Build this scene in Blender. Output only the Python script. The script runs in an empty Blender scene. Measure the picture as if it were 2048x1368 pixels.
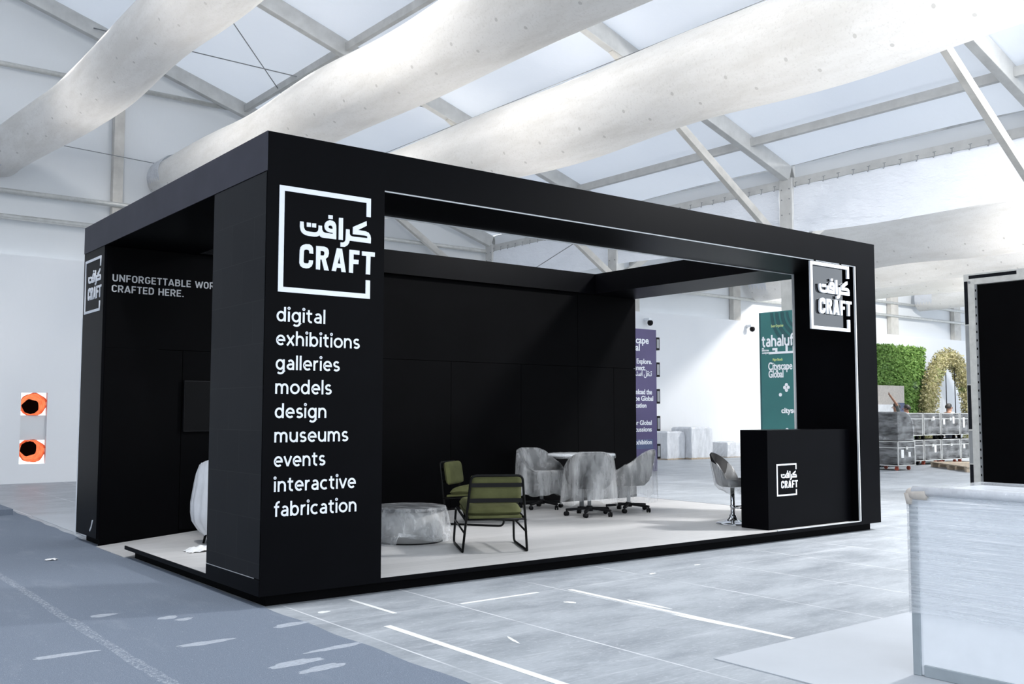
import bpy, bmesh, math, random
from mathutils import Vector, Matrix
import numpy as np
S = bpy.context.scene
C = S.collection
rnd = random.Random(7)
# ---------------------------------------------------------------- camera
cam_d = bpy.data.cameras.new('camera'); cam = bpy.data.objects.new('camera', cam_d); C.objects.link(cam)
cam_d.sensor_width = 36; cam_d.lens = 34.5656; cam_d.clip_end = 300
_r = Vector((0.78803047, -0.61563561, 0.00088188)); _f = Vector((0.61397179, 0.78600439, 0.07235845)); _u = _r.cross(_f)
cam.matrix_world = Matrix(((_r.x, _u.x, -_f.x, -2.98636967), (_r.y, _u.y, -_f.y, -6.7632462), (_r.z, _u.z, -_f.z, 1.4073555), (0, 0, 0, 1)))
S.camera = cam
# ---------------------------------------------------------------- world, lamps, exposure
W = bpy.data.worlds.new('daylight'); S.world = W; W.use_nodes = True
bgn = W.node_tree.nodes['Background']; bgn.inputs['Color'].default_value = (0.86, 0.93, 1.0, 1); bgn.inputs['Strength'].default_value = 2.15
def lamp(name, loc, target, power, size, col=(1, 1, 1), spread=160):
    d = bpy.data.lights.new(name, 'AREA'); d.energy = power; d.shape = 'DISK'; d.size = size; d.color = col; d.spread = math.radians(spread)
    o = bpy.data.objects.new(name, d); C.objects.link(o); o.location = loc
    o.rotation_euler = (Vector(target) - Vector(loc)).to_track_quat('-Z', 'Y').to_euler(); return o
lamp('unseen_hall_lamp', (10.3, -3.1, 6.6), (6, 1, 0), 620, 0.9)
lamp('unseen_hall_lamp', (-1.8, 0.5, 9.0), (1.5, 3, 0), 260, 0.7)
lamp('unseen_hall_lamp', (16.5, -.5, 6.7), (15.5, 1, 0), 420, .9)  # unseen lamp added to brighten the floor at far right
lamp('unseen_hall_lamp', (28.5, 6.5, 7.6), (29, 12, 1), 900, 0.9, (1, .97, .92))  # unseen lamp added to brighten the hedge wall and arch
for _p, _e in (((8.0, .9, 7.25), 90), ((8.0, 5.6, 7.25), 120), ((8.0, 9.8, 7.2), 60), ((4.5, 4.0, 7.6), 110), ((4.5, 9.0, 7.6), 90), ((1.5, 5.0, 8.0), 210), ((1.4, 10.5, 8.0), 130), ((21.5, 3.5, 7.2), 300), ((25.3, 4.0, 7.0), 200)):   # unseen fill lamps added above the ducts to brighten the fabric
    _l = lamp('duct_fill_lamp', _p, (_p[0], _p[1], 0), _e, .35, (1, .97, .93))
S.view_settings.view_transform = 'Standard'; S.view_settings.look = 'None'; S.view_settings.gamma = 1; S.view_settings.exposure = 0.18
S.view_settings.use_curve_mapping = False
try:
    S.cycles.use_denoising = True; S.cycles.max_bounces = 10; S.cycles.transparent_max_bounces = 24; S.cycles.sample_clamp_indirect = 6
except Exception: pass

# ---------------------------------------------------------------- materials
class NT:
    def __init__(s, name):
        s.m = bpy.data.materials.new(name); s.m.use_nodes = True; s.t = s.m.node_tree; s.t.nodes.clear()
        s.out = s.n('ShaderNodeOutputMaterial')
    def n(s, typ, **kw):
        x = s.t.nodes.new(typ)
        for k, v in kw.items():
            if k.startswith('_'): setattr(x, k[1:], v)
            else: x.inputs[k.replace('__', ' ')].default_value = v
        return x
    def l(s, a, b): s.t.links.new(a, b)
    def coord(s, scale=(1, 1, 1), kind='Object'):
        tc = s.n('ShaderNodeTexCoord'); mp = s.n('ShaderNodeMapping'); mp.inputs['Scale'].default_value = scale
        s.l(tc.outputs[kind], mp.inputs['Vector']); return mp.outputs['Vector']
    def noise(s, vec, scale, detail=4, rough=.55):
        x = s.n('ShaderNodeTexNoise', Scale=scale, Detail=detail, Roughness=rough); s.l(vec, x.inputs['Vector']); return x.outputs['Fac']
    def ramp(s, fac, stops):
        r = s.n('ShaderNodeValToRGB'); e = r.color_ramp.elements
        while len(e) < len(stops): e.new(.5)
        for i, (p, c) in enumerate(stops):
            e[i].position = p; e[i].color = (c[0], c[1], c[2], 1) if not isinstance(c, float) else (c, c, c, 1)
        s.l(fac, r.inputs['Fac']); return r.outputs['Color']
    def mix(s, fac, a, b):
        x = s.n('ShaderNodeMix', _data_type='RGBA')
        for inp, v in ((x.inputs[0], fac), (x.inputs[6], a), (x.inputs[7], b)):
            if hasattr(v, 'default_value') or hasattr(v, 'is_linked'): s.l(v, inp)
            elif isinstance(v, (int, float)): inp.default_value = v
            else: inp.default_value = (*v, 1)
        return x.outputs[2]
    def math(s, op, a, b=0.0, c=None):
        x = s.n('ShaderNodeMath', _operation=op)
        for i, v in enumerate((a, b) if c is None else (a, b, c)):
            if isinstance(v, (int, float)): x.inputs[i].default_value = v
            else: s.l(v, x.inputs[i])
        return x.outputs[0]
    def bump(s, h, strength, dist=.01):
        b = s.n('ShaderNodeBump', Strength=strength, Distance=dist); s.l(h, b.inputs['Height']); return b.outputs['Normal']
    def pbsdf(s, col, rough=.5, metal=0, spec=.5, normal=None, alpha=None, rough_s=None):
        p = s.n('ShaderNodeBsdfPrincipled', Roughness=rough, Metallic=metal); p.inputs['Specular IOR Level'].default_value = spec
        if isinstance(col, tuple): p.inputs['Base Color'].default_value = (*col, 1)
        else: s.l(col, p.inputs['Base Color'])
        if normal is not None: s.l(normal, p.inputs['Normal'])
        if alpha is not None:
            if isinstance(alpha, float): p.inputs['Alpha'].default_value = alpha
            else: s.l(alpha, p.inputs['Alpha'])
        if rough_s is not None: s.l(rough_s, p.inputs['Roughness'])
        return p.outputs[0]
    def done(s, sh): s.l(sh, s.out.inputs['Surface']); return s.m
def plain(name, col, rough=.5, metal=0, spec=.5, var=.08, scale=6):
    t = NT(name); v = t.coord(); f = t.noise(v, scale)
    a = tuple(max(0, c * (1 - var)) for c in col); b = tuple(min(1, c * (1 + var)) for c in col)
    return t.done(t.pbsdf(t.ramp(f, [(.3, a), (.7, b)]), rough, metal, spec))
M = {}
M['black'] = plain('black_laminate', (.0018, .0019, .0027), .38, 0, .035, .15, 3)
M['black_sheen'] = plain('black_sheen_laminate', (.047, .0475, .061), .45, 0, .06, .1, 3)  # black laminate with the left header's grazing sheen painted in as lighter colour
M['black_int'] = plain('black_laminate_matt', (.0017, .0017, .0021), .6, 0, .03, .15, 3)
M['black_metal'] = plain('black_powder_coat', (.003, .003, .0033), .4, 0, .14)
M['black_plastic'] = plain('black_plastic', (.006, .006, .007), .55, 0, .14)
M['white_letter'] = plain('white_vinyl', (.72, .745, .79), .5, 0, .3, .02)
M['grey_letter'] = plain('grey_vinyl', (.42, .43, .45), .5, 0, .3, .02)
M['strip'] = plain('white_diffuser', (.62, .64, .66), .4, 0, .4, .03)
M['alu'] = plain('aluminium', (.56, .56, .54), .42, .35, .5, .1, 9)
M['beam'] = plain('anodised_frame', (.52, .52, .51), .5, .15, .45, .1, 4)
M['beam2'] = plain('frame_warm', (.54, .52, .485), .5, .1, .45, .12, 4)
M['chrome'] = plain('chrome', (.75, .76, .78), .06, 1, .5, .02)
M['white'] = plain('white_gloss', (.86, .885, .92), .3, 0, .5, .03)
M['wood'] = plain('raw_timber', (.52, .43, .33), .7, 0, .2, .2, 12)
M['card'] = plain('cardboard', (.55, .50, .45), .8, 0, .2, .12, 15)
M['steel'] = plain('grey_steel', (.25, .26, .27), .4, .3, .5)
M['darkfab'] = plain('charcoal_fabric', (.010, .011, .014), .9, 0, .06, .3, 30)
M['screen'] = plain('dark_screen', (.003, .003, .0035), .35, 0, .05)
M['edge'] = plain('grey_edge_profile', (.32, .36, .39), .45, 0, .4)
M['skin'] = plain('skin', (.28, .15, .10), .55, 0, .4)
M['hair'] = plain('hair', (.012, .01, .009), .6)
M['orange_shirt'] = plain('orange_cloth', (.75, .12, .04), .9)
M['white_shirt'] = plain('white_cloth', (.78, .78, .76), .9)
M['grey_shirt'] = plain('grey_cloth', (.09, .10, .10), .9)
M['trousers'] = plain('dark_cloth', (.03, .035, .05), .9)
M['purple'] = plain('purple_print', (.062, .048, .135), .45, 0, .4, .08, 1)
M['blueprint'] = plain('blue_print', (.05, .07, .16), .45)
M['teal'] = plain('teal_print', (.035, .145, .145), .45, 0, .4, .08, 1)
M['teal_dark'] = plain('teal_dark_print', (.018, .075, .085), .45)
M['lime'] = plain('lime_print', (.5, .62, .28), .5)
M['red_wheel'] = plain('red_caster', (.45, .09, .05), .5)
M['paper'] = plain('paper', (.8, .8, .8), .8)
M['yellowc'] = plain('tan_cloth', (.5, .36, .15), .9)

def m_olive():
    t = NT('olive_fabric'); v = t.coord(); f = t.noise(v, 8); g = t.noise(v, 260, 2)
    c = t.ramp(f, [(.3, (.072, .075, .028)), (.7, (.098, .103, .041))])
    return t.done(t.pbsdf(c, .85, 0, .25, t.bump(g, .25, .002)))
M['olive'] = m_olive()
def m_side():   # scuffed, unfinished side of the corner pillar
    t = NT('scuffed_black_paint'); v = t.coord()
    f = t.noise(v, 2.2, 6, .65); b = t.n('ShaderNodeTexBrick', Scale=1.0); 
    mp = t.n('ShaderNodeMapping'); mp.inputs['Rotation'].default_value = (0, math.radians(90), math.radians(90))
    t.l(v, mp.inputs['Vector']); t.l(mp.outputs[0], b.inputs['Vector'])
    b.inputs['Brick Width'].default_value = .42; b.inputs['Row Height'].default_value = .32; b.inputs['Mortar Size'].default_value = .003
    b.inputs['Color1'].default_value = (.013, .014, .0165, 1); b.inputs['Color2'].default_value = (.018, .019, .0215, 1); b.inputs['Mortar'].default_value = (.030, .031, .033, 1)
    sc = t.noise(t.coord((30, 30, 3)), 1.5, 4, .7)
    c = t.mix(t.ramp(sc, [(.66, 0.0), (.8, .35)]), b.outputs['Color'], (.05, .05, .053))
    c = t.mix(t.math('MULTIPLY', f, .5), c, (.008, .0085, .0105))
    return t.done(t.pbsdf(c, .6, 0, .14))
M['side'] = m_side()
def m_floor():
    t = NT('hall_floor'); v = t.coord()
    n1 = t.noise(v, .45, 5, .6); n2 = t.noise(t.coord((.5, 2.2, 1)), 1.6, 7, .68); n3 = t.noise(v, 22, 3, .6)
    c = t.ramp(n2, [(.25, (.23, .255, .285)), (.5, (.32, .345, .375)), (.75, (.42, .445, .475))])
    c = t.mix(t.math('MULTIPLY', n1, .45), c, (.27, .295, .325))
    c = t.mix(t.ramp(n3, [(.60, 0.0), (.74, .38)]), c, (.70, .72, .75))
    big = t.ramp(t.noise(t.coord((.9, 1.6, 1)), 1.0, 7, .72), [(.44, 0.0), (.60, .45)]); c = t.mix(big, c, (.50, .53, .565)); fine = t.ramp(t.noise(t.coord((1.2, 6, 1)), 9, 6, .75), [(.52, 0.0), (.68, .45)]); c = t.mix(fine, c, (.60, .625, .66)); dkf = t.ramp(t.noise(t.coord((1, 4, 1)), 6, 6, .75), [(.56, 0.0), (.70, .4)]); c = t.mix(dkf, c, (.22, .24, .27))
    streak = t.ramp(t.noise(t.coord((.5, 7, 1)), 1.7, 6, .75), [(.56, 0.0), (.70, .5)]); c = t.mix(streak, c, (.62, .64, .67))
    # cassette seams, about one metre apart
    s = t.n('ShaderNodeSeparateXYZ'); t.l(v, s.inputs[0])
    def line(sock, per, off, w):
        a = t.math('FRACT', t.math('ADD', t.math('DIVIDE', sock, per), off)); d = t.math('ABSOLUTE', t.math('SUBTRACT', a, .5))
        return t.math('LESS_THAN', d, w / per)
    lx = line(s.outputs['X'], 1.026, .5 - .2 / 1.026, .007); ly = line(s.outputs['Y'], 2.4, .5 + .68 / 2.4, .009)
    wear = t.ramp(t.noise(v, 1.1, 4), [(.38, .15), (.6, .75)])
    c = t.mix(t.math('MULTIPLY', t.math('MAXIMUM', lx, t.math('MULTIPLY', ly, .35)), wear), c, (.8, .81, .83))
    dk = t.ramp(t.noise(t.coord((.35, 5, 1)), .9, 5, .7), [(.60, 0.0), (.72, .4)])
    c = t.mix(dk, c, (.26, .28, .31))
    rr = t.ramp(n2, [(.3, .36), (.7, .55)])
    return t.done(t.pbsdf(c, .45, 0, .4, t.bump(n3, .05, .004), None, rr))
M['floor'] = m_floor()
def m_carpet():
    t = NT('carpet_tile'); v = t.coord(); n1 = t.noise(v, .8, 5, .6); n2 = t.noise(v, 160, 2, .7); n3 = t.noise(t.coord((1, .35, 1)), 2.5, 5, .7)
    c = t.ramp(n2, [(.3, (.135, .165, .21)), (.55, (.185, .215, .265)), (.74, (.29, .32, .37)), (.8, (.55, .58, .62))])
    c = t.mix(t.math('MULTIPLY', n1, .35), c, (.16, .19, .245))
    c = t.mix(t.ramp(n3, [(.55, 0.0), (.8, .35)]), c, (.34, .37, .42))
    return t.done(t.pbsdf(carpet_dust(t, v, c), .95, 0, .1, t.bump(n2, .5, .004)))
def carpet_dust(t, v, c):   # powdery line where two carpet strips meet, and loose specks
    s = t.n('ShaderNodeSeparateXYZ'); t.l(v, s.inputs[0]); wv = t.noise(t.coord((1, .4, 1)), 3, 4)
    d = t.math('ABSOLUTE', t.math('ADD', s.outputs['X'], t.math('ADD', 1.12, t.math('MULTIPLY', wv, .1))))
    sp = t.noise(v, 70, 3, .7); k = t.math('MULTIPLY', t.math('LESS_THAN', d, .035), t.ramp(sp, [(.48, 0.0), (.66, .5)])); c = t.mix(k, c, (.62, .65, .69))
    return t.mix(t.ramp(t.noise(v, 95, 2, .6), [(.70, 0.0), (.76, .7)]), c, (.62, .65, .70))
M['carpet'] = m_carpet()
M['scuff'] = plain('carpet_dust', (.36, .39, .44), .95, 0, .1, .15, 60)
M['tape'] = plain('white_tape', (.78, .79, .79), .6, 0, .3, .06, 5)
M['sheet'] = plain('white_floor_sheet', (.47, .495, .53), .6, 0, .3, .04, 1.5)
def m_planks():
    t = NT('whitewashed_planks'); v = t.coord()
    b = t.n('ShaderNodeTexBrick', Scale=1.0); t.l(v, b.inputs['Vector'])
    b.inputs['Brick Width'].default_value = 1.8; b.inputs['Row Height'].default_value = .19; b.inputs['Mortar Size'].default_value = .0022
    b.inputs['Color1'].default_value = (.60, .59, .585, 1); b.inputs['Color2'].default_value = (.52, .515, .51, 1); b.inputs['Mortar'].default_value = (.42, .41, .41, 1)
    g = t.noise(t.coord((1.2, 16, 1)), 1.6, 6, .65)
    c = t.mix(t.ramp(g, [(.4, 0.0), (.72, .4)]), b.outputs['Color'], (.44, .43, .425))
    return t.done(t.pbsdf(c, .42, 0, .4))
M['planks'] = m_planks()
def m_membrane():
    t = NT('roof_membrane'); v = t.coord(); n = t.noise(t.coord((.5, 2.0, 1)), .8, 5, .6); n2 = t.noise(v, .25, 2)
    c = t.ramp(n2, [(.3, (.70, .73, .79)), (.7, (.80, .82, .86))])
    nm = t.bump(n, .35, .12)
    d = t.n('ShaderNodeBsdfDiffuse'); t.l(c, d.inputs['Color']); t.l(nm, d.inputs['Normal'])
    tr = t.n('ShaderNodeBsdfTranslucent'); t.l(c, tr.inputs['Color'])
    m = t.n('ShaderNodeMixShader', Fac=.21); t.l(d.outputs[0], m.inputs[1]); t.l(tr.outputs[0], m.inputs[2])
    return t.done(m.outputs[0])
M['membrane'] = m_membrane()
def m_lining(name, a, b):
    t = NT(name); v = t.coord(); n = t.noise(t.coord((.7, .7, .35)), 1.2, 5, .6); n2 = t.noise(v, .3, 2)
    return t.done(t.pbsdf(t.ramp(n2, [(.3, a), (.7, b)]), .6, 0, .25, t.bump(n, .3, .06)))
M['lining'] = m_lining('white_lining', (.74, .76, .79), (.82, .83, .85))
M['panel'] = m_lining('wall_panel', (.66, .68, .70), (.74, .755, .77))
def m_plastic_sheet():
    t = NT('clear_sheeting'); n = t.noise(t.coord((1, .8, 2.2)), 1.3, 6, .6)
    b = t.pbsdf((.80, .82, .87), .22, 0, .6, t.bump(n, .9, .14))
    tr = t.n('ShaderNodeBsdfTranslucent', Color=(.8, .83, .88, 1)); m = t.n('ShaderNodeMixShader', Fac=.3)
    t.l(b, m.inputs[1]); t.l(tr.outputs[0], m.inputs[2]); return t.done(m.outputs[0])
M['curtain'] = m_plastic_sheet()
def m_duct():
    t = NT('duct_fabric'); uv = t.coord((1, 1, 1), 'UV'); v = t.coord((1, .25, 1)); n = t.noise(v, 2.2, 7, .7); n2 = t.noise(t.coord((1, 1, 1)), 30, 3, .7); n3 = t.noise(t.coord((1, .18, 1)), .9, 4, .6)
    c = t.ramp(n, [(.42, (.90, .89, .875)), (.62, (.80, .785, .76))])
    c = t.mix(t.ramp(n2, [(.55, 0.0), (.72, .35)]), c, (.55, .53, .50))
    s = t.n('ShaderNodeSeparateXYZ'); t.l(uv, s.inputs[0])
    m = None
    for row, off in ((.60, .0), (.665, .37)):
        a = t.math('FRACT', t.math('ADD', t.math('DIVIDE', s.outputs['X'], .95), off)); du = t.math('MULTIPLY', t.math('SUBTRACT', a, .5), .95)
        dv = t.math('MULTIPLY', t.math('SUBTRACT', s.outputs['Y'], row), 3.6)
        d = t.math('SQRT', t.math('ADD', t.math('MULTIPLY', du, du), t.math('MULTIPLY', dv, dv)))
        k = t.math('LESS_THAN', d, .024); m = k if m is None else t.math('MAXIMUM', m, k)
    c = t.mix(t.math('MULTIPLY', m, .6), c, (.5, .49, .47))
    b = t.pbsdf(c, .55, 0, .35, t.bump(n3, .5, .12))
    tr = t.n('ShaderNodeBsdfTranslucent'); t.l(c, tr.inputs['Color']); x = t.n('ShaderNodeMixShader', Fac=.5)
    t.l(b, x.inputs[1]); t.l(tr.outputs[0], x.inputs[2]); return t.done(x.outputs[0])
M['duct'] = m_duct()
def m_film(name, lo, hi, scale, stretch=(1, 1, 1), col=(.86, .88, .9), rough=.16, bs=.7, bd=.02):
    t = NT(name); v = t.coord(stretch); n = t.noise(v, scale, 6, .62); n2 = t.noise(v, scale * 3.1, 3, .6)
    al = t.ramp(n, [(.35, lo), (.68, hi)])
    return t.done(t.pbsdf(col, rough, 0, .6, t.bump(t.math('ADD', n, t.math('MULTIPLY', n2, .4)), bs, bd), al))
M['film'] = m_film('dust_sheet', .07, .46, 5, (1, 1, .25), (.95, .96, .97), bs=.9, bd=.03)
M['film_table'] = m_film('crinkled_film', .08, .46, 7, (1, 1, .6), rough=.08, bs=1.0, bd=.03)
M['film_case'] = m_film('stretch_film', .05, .34, 4, (.6, .6, 2.0), rough=.12)
M['film_white'] = m_film('milky_wrap', .75, .98, 4, (1, 1, .5), (.80, .82, .86), .25)
def m_wrap():
    t = NT('wrapped_board'); n = t.noise(t.coord((.9, .55, 26)), 1.0, 6, .6); n2 = t.noise(t.coord((2, 1.6, 55)), 1.5, 3, .6)
    c = t.ramp(n, [(.3, (.66, .70, .76)), (.7, (.78, .81, .85))])
    return t.done(t.pbsdf(c, .16, 0, .6, t.bump(t.math('ADD', n, n2), .45, .012)))
M['wrap'] = m_wrap()
def m_hose():
    t = NT('orange_hose'); v = t.coord(); n = t.noise(v, 9, 4)
    c = t.ramp(n, [(.3, (.85, .16, .06)), (.7, (.95, .30, .12))])
    d = t.n('ShaderNodeBsdfDiffuse'); t.l(c, d.inputs['Color']); tr = t.n('ShaderNodeBsdfTranslucent'); t.l(c, tr.inputs['Color'])
    m = t.n('ShaderNodeMixShader', Fac=.6); t.l(d.outputs[0], m.inputs[1]); t.l(tr.outputs[0], m.inputs[2]); return t.done(m.outputs[0])
M['hose'] = m_hose()
def m_leaf(name, cols):
    t = NT(name); v = t.coord(); n = t.noise(v, 1.1, 3, .6); n2 = t.noise(v, 14, 2, .7)
    c = t.ramp(n2, [(.3, cols[0]), (.5, cols[1]), (.68, cols[2])]); c = t.mix(t.ramp(n, [(.60, 0.0), (.72, .8)]), c, cols[3])
    return t.done(t.pbsdf(c, .6, 0, .3))
M['leaf'] = m_leaf('wall_foliage', ((.10, .21, .045), (.20, .35, .09), (.36, .52, .16), (.17, .21, .21)))
M['leaf2'] = m_leaf('arch_foliage', ((.20, .22, .07), (.48, .43, .22), (.72, .66, .44), (.26, .42, .12)))
def m_gloss():
    t = NT('black_acrylic'); v = t.coord(); n = t.noise(v, .8, 2)
    return t.done(t.pbsdf(t.ramp(n, [(.3, (.09, .092, .097)), (.7, (.12, .122, .127))]), .06, 1, .5))
M['acrylic'] = m_gloss()

# ---------------------------------------------------------------- mesh helpers
class MB:
    def __init__(s): s.v = []; s.f = []; s.uv = None
    def add(s, vs, fs):
        o = len(s.v); s.v += [tuple(v) for v in vs]; s.f += [tuple(i + o for i in f) for f in fs]; return s
    def box(s, a, b):
        x0, y0, z0 = a; x1, y1, z1 = b
        return s.add([(x0, y0, z0), (x1, y0, z0), (x1, y1, z0), (x0, y1, z0), (x0, y0, z1), (x1, y0, z1), (x1, y1, z1), (x0, y1, z1)],
                     [(0, 3, 2, 1), (4, 5, 6, 7), (0, 1, 5, 4), (1, 2, 6, 5), (2, 3, 7, 6), (3, 0, 4, 7)])
    def bar(s, p, q, w, h, up=(0, 0, 1)):
        p, q = Vector(p), Vector(q); d = (q - p).normalized(); r = d.cross(Vector(up))
        if r.length < 1e-4: r = d.cross(Vector((1, 0, 0)))
        r.normalize(); u = r.cross(d); r *= w / 2; u *= h / 2
        vs = [p - r - u, p + r - u, p + r + u, p - r + u, q - r - u, q + r - u, q + r + u, q - r + u]
        return s.add(vs, [(0, 1, 2, 3), (7, 6, 5, 4), (0, 4, 5, 1), (1, 5, 6, 2), (2, 6, 7, 3), (3, 7, 4, 0)])
    def tube(s, pts, r, n=10, closed=False, fillet=0, caps=True):
        pts = [Vector(p) for p in pts]
        if fillet: pts = round_path(pts, fillet, closed)
        N = len(pts); rings = []; prev = None
        for i, p in enumerate(pts):
            a = pts[(i - 1) % N] if (i or closed) else p; b = pts[(i + 1) % N] if (i < N - 1 or closed) else p
            d = (b - a).normalized()
            if prev is None:
                x = d.cross(Vector((0, 0, 1))); x = d.cross(Vector((1, 0, 0))) if x.length < 1e-3 else x
            else: x = prev - d * prev.dot(d)
            x.normalize(); prev = x; y = d.cross(x); rr = r[i] if isinstance(r, (list, tuple)) else r
            rings.append([p + (x * math.cos(2 * math.pi * k / n) + y * math.sin(2 * math.pi * k / n)) * rr for k in range(n)])
        vs = [v for g in rings for v in g]; fs = []
        for i in range(N if closed else N - 1):
            j = (i + 1) % N
            for k in range(n): fs.append((i * n + k, i * n + (k + 1) % n, j * n + (k + 1) % n, j * n + k))
        if caps and not closed: fs += [tuple(range(n))[::-1], tuple((N - 1) * n + k for k in range(n))]
        return s.add(vs, fs)
    def lathe(s, prof, c=(0, 0, 0), n=32):
        vs = []; fs = []
        for r, z in prof:
            for k in range(n): vs.append((c[0] + r * math.cos(2 * math.pi * k / n), c[1] + r * math.sin(2 * math.pi * k / n), c[2] + z))
        for i in range(len(prof) - 1):
            for k in range(n): fs.append((i * n + k, i * n + (k + 1) % n, (i + 1) * n + (k + 1) % n, (i + 1) * n + k))
        if prof[0][0] > 1e-6: fs.append(tuple(range(n))[::-1])
        if prof[-1][0] > 1e-6: fs.append(tuple((len(prof) - 1) * n + k for k in range(n)))
        return s.add(vs, fs)
    def rings(s, rings, cap0=False, cap1=False):
        n = len(rings[0]); vs = [v for g in rings for v in g]; fs = []
        for i in range(len(rings) - 1):
            for k in range(n): fs.append((i * n + k, i * n + (k + 1) % n, (i + 1) * n + (k + 1) % n, (i + 1) * n + k))
        if cap0: fs.append(tuple(range(n))[::-1])
        if cap1: fs.append(tuple((len(rings) - 1) * n + k for k in range(n)))
        return s.add(vs, fs)
    def prism(s, poly, z0, z1):
        n = len(poly); vs = [(x, y, z0) for x, y in poly] + [(x, y, z1) for x, y in poly]
        return s.add(vs, [tuple(range(n))[::-1], tuple(range(n, 2 * n))] + [(k, (k + 1) % n, n + (k + 1) % n, n + k) for k in range(n)])
    def xf(s, fn): s.v = [tuple(fn(Vector(v))) for v in s.v]; return s
    def build(s, name, m, parent=None, smooth=False, bevel=0, sub=0, fixn=True):
        me = bpy.data.meshes.new(name); me.from_pydata(s.v, [], s.f); me.update()
        if fixn:
            b = bmesh.new(); b.from_mesh(me); bmesh.ops.recalc_face_normals(b, faces=b.faces); b.to_mesh(me); b.free()
        me.materials.append(M[m] if isinstance(m, str) else m)
        if smooth:
            for p in me.polygons: p.use_smooth = True
        o = bpy.data.objects.new(name, me); C.objects.link(o); o.parent = parent
        if bevel:
            d = o.modifiers.new('bevel', 'BEVEL'); d.width = bevel; d.segments = 2; d.limit_method = 'ANGLE'; d.angle_limit = math.radians(40)
        if sub:
            d = o.modifiers.new('sub', 'SUBSURF'); d.levels = sub; d.render_levels = sub
        return o
def round_path(pts, r, closed=False, k=5):
    out = []; N = len(pts)
    for i, p in enumerate(pts):
        if not closed and i in (0, N - 1): out.append(p); continue
        a, b = pts[i - 1], pts[(i + 1) % N]; da, db = (a - p), (b - p); t = min(r, da.length * .48, db.length * .48)
        p0, p1 = p + da.normalized() * t, p + db.normalized() * t
        for j in range(k + 1):
            u = j / k; out.append(p0 * (1 - u) ** 2 + p * 2 * u * (1 - u) + p1 * u ** 2)
    return out
def tag(o, label, cat, group=None, kind=None):
    if label: o['label'] = label
    if cat: o['category'] = cat
    if group: o['group'] = group
    if kind: o['kind'] = kind
    return o
def thing(name, label, cat, loc=(0, 0, 0), rz=0, group=None, kind=None):
    o = bpy.data.objects.new(name, None); C.objects.link(o); o.location = loc; o.rotation_euler = (0, 0, rz); o.empty_display_size = .1
    return tag(o, label, cat, group, kind)
def struct(o, label=None, cat=None, group=None):
    return tag(o, label, cat, group, 'structure')
def dup(root, loc=None, rz=None, label=None):
    r = root.copy(); C.objects.link(r)
    if loc is not None: r.location = loc
    if rz is not None: r.rotation_euler = (0, 0, rz)
    if label: r['label'] = label
    for ch in list(root.children):
        c = ch.copy(); C.objects.link(c); c.parent = r
        for g in list(ch.children):
            d = g.copy(); C.objects.link(d); d.parent = c
    return r
def curve_mesh(cu):
    o = bpy.data.objects.new('tmp', cu); C.objects.link(o); dg = bpy.context.evaluated_depsgraph_get(); dg.update()
    me = bpy.data.meshes.new_from_object(o.evaluated_get(dg)); bpy.data.objects.remove(o); bpy.data.curves.remove(cu); return me
def frame_m(o, u, v, n):  # 2-D drawing to a plane: u right, v up, n outward
    u, v, n = Vector(u), Vector(v), Vector(n)
    return Matrix(((u.x, v.x, n.x, o[0]), (u.y, v.y, n.y, o[1]), (u.z, v.z, n.z, o[2]), (0, 0, 0, 1)))
FRONT = ((1, 0, 0), (0, 0, 1), (0, -1, 0)); LEFT = ((0, -1, 0), (0, 0, 1), (-1, 0, 0))
def shape_part(name, splines, depth, o, axes, m, parent, scale=(1, 1)):
    cu = bpy.data.curves.new(name, 'CURVE'); cu.dimensions = '2D'; cu.fill_mode = 'BOTH'; cu.extrude = depth / 2
    for pl in splines:
        s = cu.splines.new('POLY'); s.points.add(len(pl) - 1); s.use_cyclic_u = True
        for p, (x, y) in zip(s.points, pl): p.co = (x * scale[0], y * scale[1], 0, 1)
    me = curve_mesh(cu); me.name = name; me.transform(frame_m(o, *axes)); me.materials.clear(); me.materials.append(M[m])
    ob = bpy.data.objects.new(name, me); C.objects.link(ob); ob.parent = parent; return ob
ASC = None
def text_part(name, s, depth, o, axes, m, parent, asc, width=None, bold=0.0, align='L'):
    # asc: height of a capital/ascender; width: total width (letters are squeezed to it)
    global ASC
    def mk(t):
        cu = bpy.data.curves.new(name, 'FONT'); cu.body = t; cu.size = 1; cu.extrude = depth / 2; cu.offset = bold; cu.resolution_u = 4
        return curve_mesh(cu)
    if ASC is None:
        r = mk('d'); ASC = max(v.co.y for v in r.vertices); bpy.data.meshes.remove(r)
    me = mk(s); k = asc / ASC
    xs = [v.co.x for v in me.vertices]; x0, x1 = min(xs), max(xs); kx = width / (x1 - x0) if width else k
    for v in me.vertices: v.co.x = (v.co.x - x0) * kx; v.co.y *= k
    me.name = name; me.transform(frame_m(o, *axes)); me.materials.clear(); me.materials.append(M[m])
    ob = bpy.data.objects.new(name, me); C.objects.link(ob); ob.parent = parent; return ob
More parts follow.
